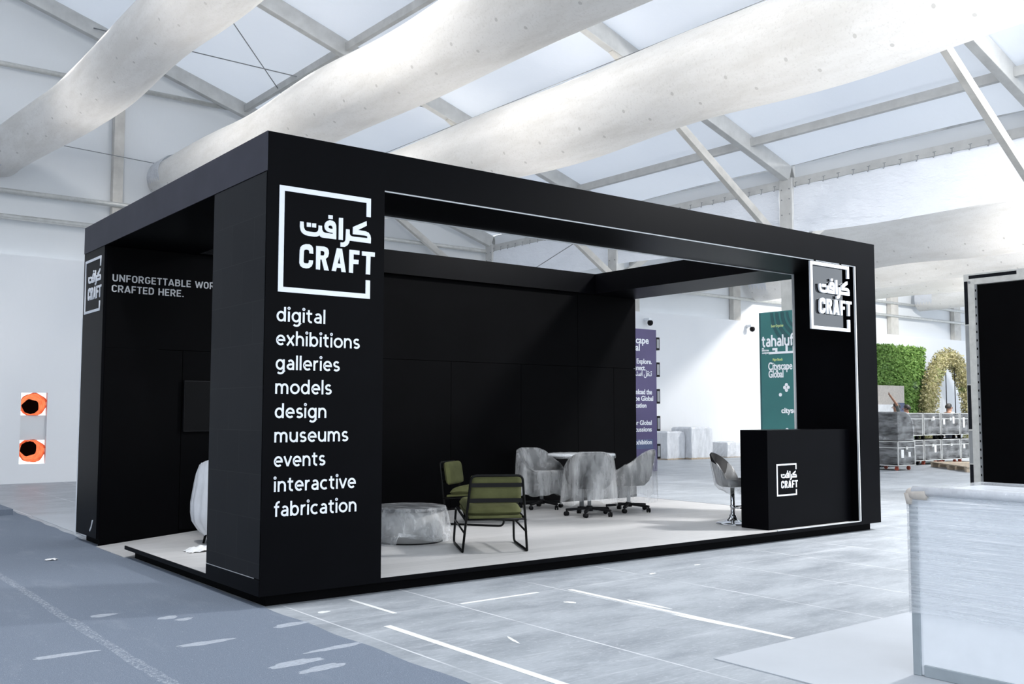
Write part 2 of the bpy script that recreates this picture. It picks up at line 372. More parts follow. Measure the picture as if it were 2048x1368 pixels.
LOGO = {'dotfa':[(0.4045,0.623),(0.4415,0.624),(0.4415,0.595),(0.4045,0.594)],'dotta1':[(0.2245,0.543),(0.2585,0.544),(0.2595,0.512),(0.2245,0.51)],'dotta2':[(0.2685,0.542),(0.3025,0.544),(0.3025,0.512),(0.2685,0.511)],'tafa':[(0.1695,0.545),(0.1985,0.545),(0.2015,0.502),(0.2095,0.485),(0.2245,0.477),(0.2485,0.475),(0.2905,0.475),(0.3095,0.48),(0.3195,0.491),(0.3225,0.504),(0.3225,0.532),(0.3515,0.532),(0.3535,0.502),(0.3635,0.487),(0.3785,0.482),(0.4435,0.48),(0.4435,0.488),(0.4175,0.489),(0.3915,0.496),(0.3765,0.512),(0.3715,0.534),(0.3775,0.557),(0.3945,0.575),(0.4175,0.584),(0.4435,0.582),(0.4615,0.571),(0.4715,0.552),(0.4735,0.527),(0.4745,0.441),(0.3715,0.441),(0.3485,0.443),(0.3365,0.449),(0.3315,0.458),(0.3235,0.45),(0.3095,0.444),(0.2875,0.441),(0.2415,0.442),(0.2115,0.446),(0.1865,0.459),(0.1745,0.478),(0.1685,0.505)],'fahole':[(0.4045,0.527),(0.4085,0.538),(0.4215,0.544),(0.4335,0.542),(0.4415,0.532),(0.4435,0.519),(0.4245,0.518),(0.4105,0.521)],'alif':[(0.4955,0.613),(0.5315,0.614),(0.5315,0.442),(0.4945,0.442)],'kafra':[(0.7385,0.616),(0.7405,0.579),(0.6645,0.536),(0.7285,0.534),(0.7575,0.526),(0.7735,0.507),(0.7795,0.482),(0.7785,0.442),(0.5905,0.444),(0.5855,0.425),(0.5725,0.406),(0.5485,0.39),(0.5115,0.388),(0.5115,0.422),(0.5325,0.423),(0.5485,0.432),(0.5545,0.447),(0.5585,0.531),(0.5895,0.531),(0.5905,0.497),(0.5975,0.485),(0.6115,0.48),(0.6315,0.479),(0.7475,0.481),(0.7465,0.495),(0.7285,0.499),(0.6175,0.498),(0.6185,0.555)],'C':[(0.2825,0.309),(0.2495,0.309),(0.2485,0.326),(0.2415,0.334),(0.2245,0.336),(0.2095,0.331),(0.2045,0.32),(0.2025,0.242),(0.2075,0.232),(0.2225,0.23),(0.2395,0.231),(0.2455,0.239),(0.2475,0.257),(0.2815,0.258),(0.2795,0.234),(0.2695,0.212),(0.2495,0.197),(0.2265,0.192),(0.1965,0.195),(0.1775,0.207),(0.1685,0.229),(0.1705,0.325),(0.1765,0.35),(0.1935,0.367),(0.2195,0.377),(0.2505,0.378),(0.2695,0.368),(0.2795,0.352)],'R':[(0.3055,0.372),(0.3725,0.374),(0.3975,0.367),(0.4105,0.351),(0.4135,0.325),(0.4065,0.298),(0.3865,0.28),(0.4145,0.192),(0.3755,0.192),(0.3525,0.272),(0.3415,0.272),(0.3405,0.193),(0.3055,0.193)],'Rhole':[(0.3425,0.339),(0.3635,0.339),(0.3745,0.331),(0.3755,0.316),(0.3685,0.304),(0.3425,0.303)],'A':[(0.4805,0.373),(0.5255,0.373),(0.5605,0.192),(0.5225,0.192),(0.5175,0.222),(0.4815,0.222),(0.4755,0.193),(0.4385,0.193)],'Ahole':[(0.5035,0.31),(0.5125,0.254),(0.4895,0.255)],'F':[(0.5895,0.373),(0.6785,0.373),(0.6785,0.341),(0.6265,0.34),(0.6265,0.299),(0.6725,0.3),(0.6705,0.266),(0.6245,0.264),(0.6235,0.192),(0.5875,0.193)],'T':[(0.7005,0.372),(0.8165,0.373),(0.8155,0.339),(0.7775,0.338),(0.7755,0.193),(0.7365,0.193),(0.7395,0.338),(0.7005,0.337)]}
def logo(parent, o, axes, w=1.0, depth=.006, m='white_letter', wx=None):
    # the booth's mark: open square frame, Arabic word over the Latin word
    wx = wx or w; L = LOGO; sc = (wx, w)
    fr = [(0, .80), (.776, .80), (.776, .651), (.737, .651), (.737, .761), (.041, .761), (.041, .038), (.737, .038), (.737, .146), (.776, .146), (.776, 0), (0, 0)]
    a = shape_part('logo_frame', [fr], depth, o, axes, m, parent, sc)
    b = shape_part('logo_lettering', [L[k] for k in L], depth, o, axes, m, parent, sc)
    return a, b
# ---- monoline sign lettering drawn as strokes (lower case: x-height 1; capitals: height 1)
def _arc(cx, cy, rx, ry, a0, a1):
    n = max(4, int(abs(a1 - a0) / 12)); return [(cx + rx * math.cos(math.radians(a0 + (a1 - a0) * i / n)), cy + ry * math.sin(math.radians(a0 + (a1 - a0) * i / n))) for i in range(n + 1)]
LOW = {
 'o': (1.0, [_arc(.5, .5, .41, .42, 0, 360)]), 'e': (.96, [[(.12, .50)] + _arc(.48, .5, .38, .42, 0, 312)]), 'c': (.88, [_arc(.5, .5, .40, .42, 52, 308)]),
 'a': (.86, [[(.72, 0), (.72, .58)] + _arc(.44, .60, .28, .32, 0, 142), [(.72, .54), (.46, .54)] + _arc(.42, .31, .30, .22, 95, 270) + _arc(.44, .40, .28, .31, 280, 352)]),
 'd': (1.0, [_arc(.47, .5, .36, .42, 0, 360), [(.85, 0), (.85, 1.42)]]), 'b': (1.0, [_arc(.51, .5, .36, .42, 0, 360), [(.12, 0), (.12, 1.42)]]),
 'g': (1.0, [_arc(.47, .5, .36, .42, 0, 360), [(.85, 1.0), (.85, -.08)] + _arc(.50, -.08, .35, .27, 0, -140)]),
 'h': (.94, [[(.12, 0), (.12, 1.42)], _arc(.46, .56, .34, .36, 180, 0) + [(.80, 0)]]), 'n': (.94, [[(.12, 0), (.12, 1.0)], _arc(.46, .56, .34, .36, 180, 0) + [(.80, 0)]]),
 'm': (1.44, [[(.12, 0), (.12, 1.0)], _arc(.41, .58, .29, .34, 180, 0) + [(.70, 0)], _arc(.99, .58, .29, .34, 180, 0) + [(1.28, 0)]]),
 'u': (.94, [[(.80, 0), (.80, 1.0)], [(.12, 1.0)] + _arc(.46, .44, .34, .36, 180, 360)]), 'i': (.26, [[(.12, 0), (.12, 1.0)], _arc(.12, 1.31, .055, .055, 0, 360)]), 'l': (.26, [[(.12, 0), (.12, 1.42)]]),
 't': (.66, [[(.26, 1.27)] + _arc(.52, .34, .26, .26, 180, 285), [(.0, .92), (.60, .92)]]), 'f': (.58, [[(.24, 0)] + _arc(.52, 1.08, .28, .29, 180, 75), [(.0, .92), (.54, .92)]]),
 'r': (.58, [[(.12, 0), (.12, 1.0)], _arc(.46, .52, .34, .40, 180, 78)]), 's': (.76, [_arc(.39, .70, .26, .22, 35, 265) + _arc(.37, .28, .29, .20, 85, -145)]),
 'v': (.84, [[(.04, 1.0), (.42, .04)], [(.80, 1.0), (.42, .04)]]), 'x': (.82, [[(.06, 1.0), (.76, 0)], [(.76, 1.0), (.06, 0)]]), ' ': (.4, [])}
_o = _arc(.30, .70, .225, .225, 0, 180) + _arc(.30, .30, .225, .225, 180, 360)
CAP = {
 'U': (.60, [[(.075, 1)] + _arc(.30, .30, .225, .225, 180, 360) + [(.525, 1)]]), 'N': (.64, [[(.075, 0), (.075, 1)], [(.075, .96), (.565, .04)], [(.565, 0), (.565, 1)]]), 'F': (.50, [[(.075, 0), (.075, 1)], [(.075, .925), (.50, .925)], [(.075, .49), (.45, .49)]]),
 'O': (.60, [_o + [_o[0]]]), 'R': (.60, [[(.075, 0), (.075, 1)], [(.075, .925), (.32, .925)] + _arc(.32, .69, .20, .235, 90, -90) + [(.075, .455)], [(.30, .455), (.53, 0)]]),
 'G': (.60, [_arc(.30, .70, .225, .225, 20, 180) + _arc(.30, .30, .225, .225, 180, 360) + [(.525, .46), (.33, .46)]]), 'E': (.52, [[(.075, 0), (.075, 1)], [(.075, .925), (.51, .925)], [(.075, .5), (.46, .5)], [(.075, .075), (.51, .075)]]),
 'T': (.52, [[(.26, 0), (.26, 1)], [(.0, .925), (.52, .925)]]), 'A': (.64, [[(.04, 0), (.32, .98)], [(.60, 0), (.32, .98)], [(.14, .26), (.50, .26)]]),
 'B': (.60, [[(.075, 0), (.075, 1)], [(.075, .925), (.31, .925)] + _arc(.31, .72, .19, .205, 90, -90) + [(.075, .515)], [(.31, .515)] + _arc(.32, .295, .21, .22, 90, -90) + [(.075, .075)]]),
 'L': (.48, [[(.075, 1), (.075, 0)], [(.075, .075), (.48, .075)]]), 'W': (.92, [[(.03, 1), (.24, .02)], [(.24, .02), (.46, .90)], [(.46, .90), (.68, .02)], [(.68, .02), (.89, 1)]]), 'K': (.60, [[(.075, 0), (.075, 1)], [(.56, 1), (.10, .40)], [(.25, .58), (.58, 0)]]),
 'C': (.56, [_arc(.30, .70, .225, .225, 20, 180) + _arc(.30, .30, .225, .225, 180, 340)]), 'D': (.60, [[(.075, 0), (.075, 1)], [(.075, .925), (.28, .925)] + _arc(.28, .68, .245, .245, 90, 0) + _arc(.28, .32, .245, .245, 0, -90) + [(.075, .075)]]),
 'H': (.62, [[(.075, 0), (.075, 1)], [(.545, 0), (.545, 1)], [(.075, .5), (.545, .5)]]), '.': (.20, [[(.02, .08), (.18, .08)]]), ' ': (.26, [])}
def sign_text(name, s, font, w, gap, unit, width, depth, o, axes, m, parent):
    strokes = []; x = 0
    for ch in s:
        adv, st = font[ch]
        for pl in st: strokes.append([(x + a, b) for a, b in pl])
        x += adv + gap
    xs = [a for pl in strokes for a, b in pl]; x0 = min(xs) - w / 2; x1 = max(xs) + w / 2; kx = width / (x1 - x0); mb = MB()
    for si_, pl in enumerate(strokes):
        P = [Vector((a, b)) for a, b in pl]; closed = (P[0] - P[-1]).length < 1e-6 and len(P) > 3
        if closed: P = P[:-1]
        n = len(P); L = []; R = []
        for i, p in enumerate(P):
            a = P[i - 1] if (i or closed) else None; b = P[(i + 1) % n] if (i < n - 1 or closed) else None
            d1 = (p - a).normalized() if a is not None else None; d2 = (b - p).normalized() if b is not None else None
            if d1 is None: d1 = d2
            if d2 is None: d2 = d1
            t = (d1 + d2); t = t.normalized() if t.length > .2 else d1
            nr = Vector((-t.y, t.x)); k = 1 / max(.45, nr.dot(Vector((-d1.y, d1.x)))); L.append(p + nr * w / 2 * k); R.append(p - nr * w / 2 * k)
        vs = []; fs = []
        for z in (depth / 2 + .0004 * (si_ % 4), -depth / 2):
            for l, r in zip(L, R): vs += [((l.x - x0) * kx, l.y * unit, z), ((r.x - x0) * kx, r.y * unit, z)]
        N2 = 2 * n
        for i in range(n if closed else n - 1):
            j = (i + 1) % n; a, b, c, d = 2 * i, 2 * i + 1, 2 * j + 1, 2 * j
            fs += [(a, b, c, d), (a + N2, d + N2, c + N2, b + N2), (a, d, d + N2, a + N2), (b, b + N2, c + N2, c)]
        if not closed: fs += [(0, N2, N2 + 1, 1), (N2 - 2, N2 - 1, 2 * N2 - 1, 2 * N2 - 2)]
        mb.add(vs, fs)
    M_ = frame_m(o, *axes); mb.xf(lambda v: M_ @ v)
    return mb.build(name, m, parent)
# ================================================================ THE BOOTH
DK = .122   # top of the booth's deck
booth = thing('exhibition_booth', 'large black portal-frame exhibition booth with open roof and white lettering on its corner pillar', 'booth', (0, 0, 0))
MB().box((.09, .10, 0), (7.92, 3.13, .09)).box((1.3, 3.13, 0), (7.92, 4.12, .09)).box((.09, 4.2, 0), (7.92, 4.85, .088)).build('plinth', 'black_int', booth)
dk = MB().prism([(.012, .012), (7.99, .012), (7.99, 4.14), (1.26, 4.14), (1.26, 3.16), (.012, 3.16)], .0905, DK).build('deck', 'planks', booth)
tr = MB().box((1.0, -.002, .088), (7.6, .012, DK + .001)).box((-.002, 1.032, .088), (.012, 3.165, DK + .001)).box((7.99, .95, .088), (8.002, 4.14, DK + .001)).build('edge_trim', 'black', dk, bevel=.002)
MB().add([(.0, 3.175, .004), (1.25, 3.175, .004), (1.25, 4.14, .004), (.0, 4.14, .004), (.0, 3.175, .012), (1.25, 3.175, DK - .006), (1.25, 4.14, DK - .006), (.0, 4.14, .012)],
         [(0, 3, 2, 1), (4, 5, 6, 7), (0, 1, 5, 4), (1, 2, 6, 5), (2, 3, 7, 6), (3, 0, 4, 7)]).build('ramp', 'planks', booth)
pil = MB().box((0, 0, .09), (1.0, 1.03, 3.198)).box((0, 0, 3.198), (1.0, 1.0, 3.5)).build('pillar', 'black', booth)
MB().box((-.005, .008, .214), (-.0005, 1.028, 3.193)).build('side_panel', 'side', pil, bevel=.002)
MB().box((-.007, .0, .09), (-.0005, 1.03, .208)).build('base_board', 'black', pil, bevel=.003)
MB().box((-.0075, .10, .2085), (-.001, 1.02, .2125)).build('seam', 'grey_letter', pil)
logo(pil, (.0955, -.003, 2.305), FRONT)
for s, x1, zb in (('digital', .487, 2.085), ('exhibitions', .787, 1.908), ('galleries', .616, 1.727), ('models', .55, 1.549), ('design', .507, 1.371), ('museums', .697, 1.193), ('events', .505, 1.015), ('interactive', .767, .834), ('fabrication', .774, .654)):
    sign_text('lettering', s, LOW, .195, .13, .0765, x1 - .09, .003, (.09, -.0022, zb), FRONT, 'white_letter', pil)
far = MB().box((0, 4.154, .09), (.6, 4.94, 3.198)).build('pillar', 'black', booth)
logo(far, (-.003, 4.876, 2.508), LEFT, .75, wx=.786)
MB().prism([(4.27, .276), (4.31, .272), (4.345, .20), (4.40, .155), (4.375, .145), (4.32, .19), (4.285, .25)], -.004, -.0005).xf(lambda v: Vector((v.z, v.x, v.y))).build('tape_scrap', 'film_white', far)
MB().box((0.0, 1.0, 3.2), (1.0, 4.05, 3.5)).build('beam', 'black', booth)
MB().box((-.006, .0, 3.201), (-.0004, 4.94, 3.5)).build('header_sheen', 'black_sheen', booth)  # thin skin over the left header face, sheen painted into its colour
MB().box((1.0, 0, 3.194), (7.6, .92, 3.5)).build('beam', 'black', booth)
MB().box((0, 4.05, 3.2), (8.0, 4.94, 3.5)).build('beam', 'black', booth)
MB().box((7.05, .922, 3.2), (8.0, 4.05, 3.5)).build('beam', 'black', booth)
MB().box((7.6, 0, .09), (8.0, .92, 3.5)).build('pillar', 'black', booth)
bw = MB().box((.62, 4.19, .09), (7.98, 4.92, 3.198))
bw.build('back_wall', 'black_int', booth)
pn = MB(); g = .003
for a, b in ((.03, 6.78), (6.78, 7.995)): pn.box((a + g, 4.148, 2.104 + g), (b - g, 4.186, 3.196))
cuts = [.03, .868, 2.1, 3.3, 4.5, 5.7, 6.78, 7.516, 7.995]
for a, b in zip(cuts, cuts[1:]): pn.box((a + g, 4.148, .0 if b < 1.0 else DK + .001), (b - g, 4.186, 2.104 - g))
wp = pn.build('wall_panel', 'black_int', booth)
sign_text('lettering', 'UNFORGETTABLE', CAP, .15, .13, .077, .858, .003, (.087, 4.1465, 2.82), FRONT, 'grey_letter', wp)
sign_text('lettering', 'WORK', CAP, .15, .13, .077, .30, .003, (.985, 4.1465, 2.82), FRONT, 'grey_letter', wp)
sign_text('lettering', 'CRAFTED HERE.', CAP, .15, .13, .077, .785, .003, (.082, 4.1465, 2.705), FRONT, 'grey_letter', wp)
MB().box((.0, 4.945, .06), (8.0, 4.985, 2.475)).build('back_board', 'white', booth)
MB().box((1.0, .012, 3.184), (7.578, .028, 3.193)).build('light_strip', 'strip', booth)
MB().box((7.578, .008, .128), (7.598, .03, 3.193)).build('light_strip', 'strip', booth)
MB().box((1.0, .900, 3.184), (7.57, .915, 3.193)).build('light_strip', 'strip', booth)
MB().box((7.572, .895, .128), (7.598, .915, 3.193)).build('light_strip', 'strip', booth)
MB().box((6.0, .012, DK + .001), (7.578, .03, DK + .010)).build('light_strip', 'strip', booth)

# hanging sign in the corner of the opening
sg = thing('hanging_sign', 'glossy dark square sign with white logo hung in the front opening beside the right pillar', 'sign', (7.05, .01, 2.38))
MB().box((6.735 - 7.05, .012, .035), (7.335 - 7.05, .022, .765)).build('acrylic_panel', 'acrylic', sg)
logo(sg, (6.66 - 7.05, -.008, .003), FRONT, .985, depth=.022, wx=.998)
for x in (-.29, .22): MB().box((x, .002, .78), (x + .04, .03, .813)).build('hanger', 'black_metal', sg)

# reception counter
ct = thing('reception_counter', 'black box reception counter with small white logo at the booth front', 'counter', (5.985, .125, DK))
MB().box((0, 0, .0005), (1.588, .375, 1.10)).build('body', 'black', ct, bevel=.002)
logo(ct, (.152, -.003, .364), FRONT, .447, wx=.47, depth=.004)

ws = thing('wall_screen', 'dark flat screen mounted on the back wall seen through the left opening', 'screen', (1.4, 4.134, 1.2))
MB().box((-.52, -.03, 0), (.52, .012, .57)).build('housing', 'black_plastic', ws, bevel=.004)
MB().box((-.51, -.033, .012), (.51, -.031, .558)).build('display', 'screen', ws)

# ================================================================ FURNITURE
def yaw(fx, fy): return math.atan2(-fx, fy)
def pillow(w, d, h, p=6, n=14, crown=.4):
    m = MB(); vs = []; fs = []
    for sgn in (1, -1):
        o = len(vs)
        for j in range(n + 1):
            for i in range(n + 1):
                u = -1 + 2 * i / n; v = -1 + 2 * j / n
                u = math.copysign(abs(u) ** .7, u); v = math.copysign(abs(v) ** .7, v)
                k = max(0, (1 - abs(u) ** p) * (1 - abs(v) ** p)) ** crown
                vs.append((u * w / 2 * (1 - .05 * v ** 8), v * d / 2 * (1 - .05 * u ** 8), sgn * h / 2 * k))
        for j in range(n):
            for i in range(n):
                a = o + j * (n + 1) + i; q = (a, a + 1, a + n + 2, a + n + 1); fs.append(q if sgn > 0 else q[::-1])
    return m.add(vs, fs)
def lounge_chair(loc, rz, label):
    t = thing('lounge_chair', label, 'chair', loc, rz, 'olive lounge chairs by the coffee table'); r = .0115
    jr = (.279, -.394, .30)
    for s in (-1, 1):
        lg = MB().tube([(s * .303, -.346, .012), (s * .303, .36, .012), (s * .288, .305, .365), (s * jr[0], jr[1], jr[2])], r, 10, fillet=.07).build('leg', 'black_metal', t, True)
        MB().tube([(s * .295, .325, .235), (s * .292, -.372, .185)], r * .8, 8).build('strut', 'black_metal', lg, True)
    MB().tube([(-.303, -.346, .012), (-.24, -.46, .712), (.24, -.46, .712), (.303, -.346, .012)], r, 10, fillet=.05).build('back_frame', 'black_metal', t, True)
    b = MB()
    for z in (.625, .482):
        k = (z - .012) / .70; y = -.346 - .114 * k + .006; x = .303 - .063 * k
        b.box((-x, y - .003, z - .019), (x, y + .003, z + .019))
    b.build('back_band', 'black_metal', t)
    MB().box((-.25, -.37, -.02), (.25, .33, .012)).xf(lambda v: Vector((v.x, v.y, v.z + .325 + (v.y + .37) * .062))).build('sling', 'olive', t, bevel=.008)
    for y, z in ((-.375, .305), (.30, .352)): MB().tube([(-.285, y, z), (.285, y, z)], .009, 8).build('cross_rail', 'black_metal', t, True)
    pillow(.53, .66, .115).xf(lambda v: Vector((v.x, v.y - .015, v.z + .395 + v.y * .075 + .006 * math.sin(v.y * 24)))).build('seat_cushion', 'olive', t, True)
    pillow(.485, .265, .08).xf(lambda v: Vector((v.x, -.378 + v.z - .16 * v.y, .583 + v.y))).build('back_cushion', 'olive', t, True)
    return t
lounge_chair((2.741, .92, DK), yaw(.346, .65), 'olive lounge chair on black sled frame, its back to the front edge')
lounge_chair((3.93, 2.63, DK), yaw(.56, -.83), 'olive lounge chair facing sideways, half hidden behind the other olive chair')

def ripple(th, seed, amt):
    return amt * (math.sin(5 * th + seed) + .7 * math.sin(9 * th + 2.1 * seed) + .5 * math.sin(17 * th + 3 * seed) + .35 * math.sin(29 * th + seed * 5))
# wrapped coffee table
cf = thing('coffee_table', 'low round coffee table wrapped in crinkled clear film beside the corner pillar', 'table', (2.38, 1.80, DK))
MB().lathe([(0, .312), (.365, .312), (.37, .318), (.37, .342), (.365, .347), (0, .347)], n=48).build('tabletop', 'darkfab', cf, True)
MB().lathe([(.34, .012), (.34, .312)], n=40).build('drum', plain('grey_drum', (.34, .34, .34), .6), cf, True)
MB().lathe([(0, 0), (.345, 0), (.345, .012), (0, .012)], n=40).build('foot_ring', 'black_plastic', cf)
def film_round(seed, R, H, n=120):
    rg = []
    for r, z, am in ((.02, H + .006, 0), (R * .5, H + .006, .0), (R * .93, H + .006, .001), (R + .004, H + .002, .002), (R + .014, H - .02, .003), (R + .018, H - .06, .005), (R + .02, H * .65, .010), (R + .026, H * .45, .015), (R + .03, H * .25, .017), (R + .042, .09, .018), (R + .05, .045, .016), (R + .045, .006, .02)):
        q = []
        for k in range(n):
            th = 2 * math.pi * k / n; rr = r + ripple(th + z * 2.2, seed, am) + rnd.uniform(-1, 1) * am * .35
            zz = z + (rnd.uniform(-.5, .5) * am if z > .05 else (.05 + .04 * math.sin(2 * th + .6)) * (math.sin(th - 3.3) > .55)) 
            q.append((rr * math.cos(th), rr * math.sin(th), max(zz, .004)))
        rg.append(q)
    return MB().rings(rg, cap0=True)
film_round(1.3, .37, .347).build('plastic_wrap', 'film_table', cf, False)
rg_ = thing('rag', 'crumpled white rag lying on the deck below the wrapped armchair', 'rag', (.46, 2.36, DK))
def rag_mesh(sx, sy, h, seed):
    m = MB(); n = 22; vs = []; fs = []; R_ = random.Random(seed)
    for j in range(n):
        for i in range(n):
            u, v = -1 + 2 * i / (n - 1), -1 + 2 * j / (n - 1); e = max(0, 1 - u * u - v * v * .9) ** .5
            vs.append((u * sx + .012 * math.sin(9 * v), v * sy + .012 * math.sin(8 * u), .004 + h * e * (.6 + .4 * math.sin(7 * u + seed) * math.sin(6 * v)) + R_.random() * .006))
    for j in range(n - 1):
        for i in range(n - 1): a = j * n + i; fs.append((a, a + 1, a + n + 1, a + n))
    return m.add(vs, fs)
rag_mesh(.15, .10, .05, 2).build('cloth', 'paper', rg_, True)

# swivel tub chairs under dust sheets
def tub_rings(r0, zrim, back, arm, front, n=64, lean=.03):
    def rim(th):   # th = 0 front (+Y)
        c = (1 - math.cos(th)) / 2
        return front + (arm - front) * min(1, c * 2) ** 1.3 + (back - arm) * (max(0, c * 2 - 1) ** 2 * (3 - 2 * max(0, c * 2 - 1))) if c > .5 else front + (arm - front) * (c * 2) ** 1.5
    return rim
def polar(r, th, z): return (r * math.sin(th), r * math.cos(th), z)
def swivel_chair(loc, rz, label, seed):
    t = thing('swivel_chair', label, 'chair', loc, rz, 'sheeted swivel chairs around the table'); n = 72
    rim = tub_rings(0, 0, .80, .615, .47)
    TH = [2 * math.pi * k / n for k in range(n)]
    lean = lambda th, z: .045 * max(0, -math.cos(th)) * max(0, (z - .45)) / .35
    R = []
    R.append([polar(.10, th, .335) for th in TH]); R.append([polar(.215, th, .345) for th in TH]); R.append([polar(.268, th, .40) for th in TH])
    R.append([polar(.30, th, .47) for th in TH])
    R.append([polar(.31 + lean(th, rim(th)), th, max(.475, rim(th) - .03)) for th in TH]); R.append([polar(.297 + lean(th, rim(th)), th, rim(th) + .004) for th in TH])
    R.append([polar(.262 + lean(th, rim(th)), th, max(.468, rim(th) - .02)) for th in TH]); R.append([polar(.245, th, .465) for th in TH]); R.append([polar(.12, th, .475) for th in TH])
    MB().rings(R, True, True).build('tub_seat', 'darkfab', t, True)
    MB().lathe([(.024, .10), (.024, .34)], n=18).build('column', 'steel', t, True)
    hub = MB().lathe([(.0, .062), (.045, .062), (.05, .10), (.035, .125), (0, .125)], n=20).build('base_hub', 'black_plastic', t, True)
    for k in range(5):
        a = 2 * math.pi * k / 5 + seed
        MB().bar((.03 * math.cos(a), .03 * math.sin(a), .095), (.30 * math.cos(a), .30 * math.sin(a), .075), .042, .03).build('leg', 'black_plastic', t, bevel=.006)
        b = a + .7; cx, cy = .292 * math.cos(a), .292 * math.sin(a); m = MB(); dx, dy = math.cos(b), math.sin(b)
        for s in (-1, 1): m.tube([(cx + dx * s * .006, cy + dy * s * .006, .029), (cx + dx * s * .023, cy + dy * s * .023, .029)], .0285, 16)
        m.tube([(cx, cy, .03), (cx, cy, .075)], .008, 8); m.build('caster', 'black_plastic', t, True)
    F = []
    def fr(r, z, am, th, sd=0): return r + ripple(th, seed + sd, am)
    F.append([polar(.05, th, .505) for th in TH]); F.append([polar(fr(.17, 0, .006, th), th, .50 + .012 * math.sin(7 * th + seed)) for th in TH])
    F.append([polar(fr(.235, 0, .004, th), th, max(.52, .55 * rim(th) + .20)) for th in TH])
    F.append([polar(fr(.258, 0, .002, th) + lean(th, rim(th)), th, max(.52, rim(th) - .01)) for th in TH])
    F.append([polar(.285 + lean(th, rim(th)), th, max(.53, rim(th) + .016)) for th in TH])
    F.append([polar(.318 + lean(th, rim(th)), th, max(.52, rim(th) + .004)) for th in TH])
    bot = [.175 + .035 * math.sin(2 * th + seed) + .022 * math.sin(5 * th + 2 * seed) + .01 * math.sin(11 * th) for th in TH]
    for q in (.12, .25, .4, .55, .7, .85, 1.0):
        row = []
        for th, zb in zip(TH, bot):
            z0 = max(.51, rim(th) - .02); z = z0 + (zb - z0) * q
            row.append(polar(fr(.326 + lean(th, rim(th)) * (1 - q * .4) + .035 * q, z, .0025 + .0085 * q, th, .2 * q), th, z))
        F.append(row)
    MB().rings(F, True, False).build('dust_sheet', 'film', t, True)
    return t
TX, TY = 5.9, 3.1
for i, (x, y, sd, lb) in enumerate(((5.62, 3.60, .4, 'sheeted swivel chair turned towards the camera, behind the round white table'), (5.49, 2.50, 1.9, 'sheeted swivel chair with its back to the camera, in front of the round white table'), (6.28, 2.60, 3.1, 'sheeted swivel chair in profile beside the purple banner, right of the white table'))):
    swivel_chair((x, y, DK), yaw(TX - x, TY - y) if i else yaw(-.02, -1), lb, sd)
tb = thing('meeting_table', 'round white meeting table among the sheeted swivel chairs', 'table', (TX, TY, DK))
MB().lathe([(0, .715), (.43, .715), (.45, .725), (.45, .742), (.445, .747), (0, .747)], n=56).build('tabletop', 'white', tb, True)
MB().lathe([(.03, .02), (.03, .715)], n=20).build('column', 'steel', tb, True)
MB().lathe([(0, 0), (.215, 0), (.215, .012), (.05, .022), (0, .022)], n=40).build('base', 'steel', tb, True)
fm = MB(); m_ = []
for r, z in ((.30, .750), (.42, .752), (.455, .748), (.46, .72), (.458, .69)):
    m_.append([((r + ripple(2 * math.pi * k / 80, 2.2, .002)) * math.cos(2 * math.pi * k / 80), (r + ripple(2 * math.pi * k / 80, .7, .002)) * math.sin(2 * math.pi * k / 80), z + .003 * math.sin(k * 1.3) + .0035) for k in range(80)])
fm.rings(m_).build('plastic_wrap', 'film_case', tb, True)

# wrapped armchair behind the corner pillar
ac = thing('armchair', 'armchair swathed in milky plastic, half hidden behind the corner pillar', 'chair', (.93, 2.80, DK), .5)
MB().lathe([(.26, .20), (.33, .24), (.35, .42), (0, .44)], n=40).build('seat', 'darkfab', ac, True)
MB().rings([[polar(r, 1.2 + 3.9 * k / 24, z) for k in range(25)] for r, z in ((.33, .26), (.35, .5), (.34, .74), (.29, .74), (.28, .44))]).build('backrest', 'darkfab', ac, True)
for k in range(4):
    a = math.pi / 4 + k * math.pi / 2
    MB().tube([(.22 * math.cos(a), .22 * math.sin(a), .24), (.27 * math.cos(a), .27 * math.sin(a), 0)], [.018, .011], 10).build('leg', 'black_metal', ac, True)
R_ = []
for r, z, am in ((.08, .80, .0), (.24, .81, .004), (.33, .79, .004), (.355, .72, .006), (.37, .60, .008), (.40, .40, .010), (.40, .30, .010), (.385, .22, .012), (.33, .14, .014), (.29, .10, .016)):
    R_.append([((r + ripple(2 * math.pi * k / 90, 4.1, am)) * math.cos(2 * math.pi * k / 90), (r + ripple(2 * math.pi * k / 90, 4.1, am)) * math.sin(2 * math.pi * k / 90), z + (.09 * math.sin(2 * math.pi * k / 90 - 2.6) * (z > .7)) + ripple(k * .4, 1, am * .5)) for k in range(90)])
MB().rings(R_, True).build('plastic_wrap', 'film_white', ac, True)

# bar stool
st = thing('bar_stool', 'low chrome bar stool with black bucket seat, left of the black counter', 'stool', (6.2, .80, DK), yaw(.29, -.84))
MB().lathe([(0, 0), (.195, 0), (.197, .008), (.185, .016), (.10, .034), (.055, .055), (.040, .085), (.034, .11), (0, .11)], n=48).build('base', 'chrome', st, True)
MB().lathe([(.026, .10), (.026, .27), (.0245, .272), (.0245, .42)], n=24).build('column', 'chrome', st, True)
MB().tube([(.025 * math.cos(.3), .025, .20), (.13, .06, .20), (.15, .13, .20), (.09, .20, .20), (-.09, .20, .20), (-.15, .13, .20), (-.13, .06, .20), (-.025, .025, .20)], .009, 10, fillet=.05).lathe([(.031, .185), (.031, .215)], n=20).build('footrest', 'chrome', st, True)
MB().tube([(0, 0, .405), (-.10, -.05, .395), (-.125, -.06, .37)], [.006, .006, .014], 8).build('lever', 'black_plastic', st, True)
n = 56; TH = [2 * math.pi * k / n for k in range(n)]
rims = lambda th: .50 + .32 * max(0, -math.cos(th)) ** .85 + .02 * math.sin(th) ** 2
ln = lambda th: .055 * max(0, -math.cos(th))
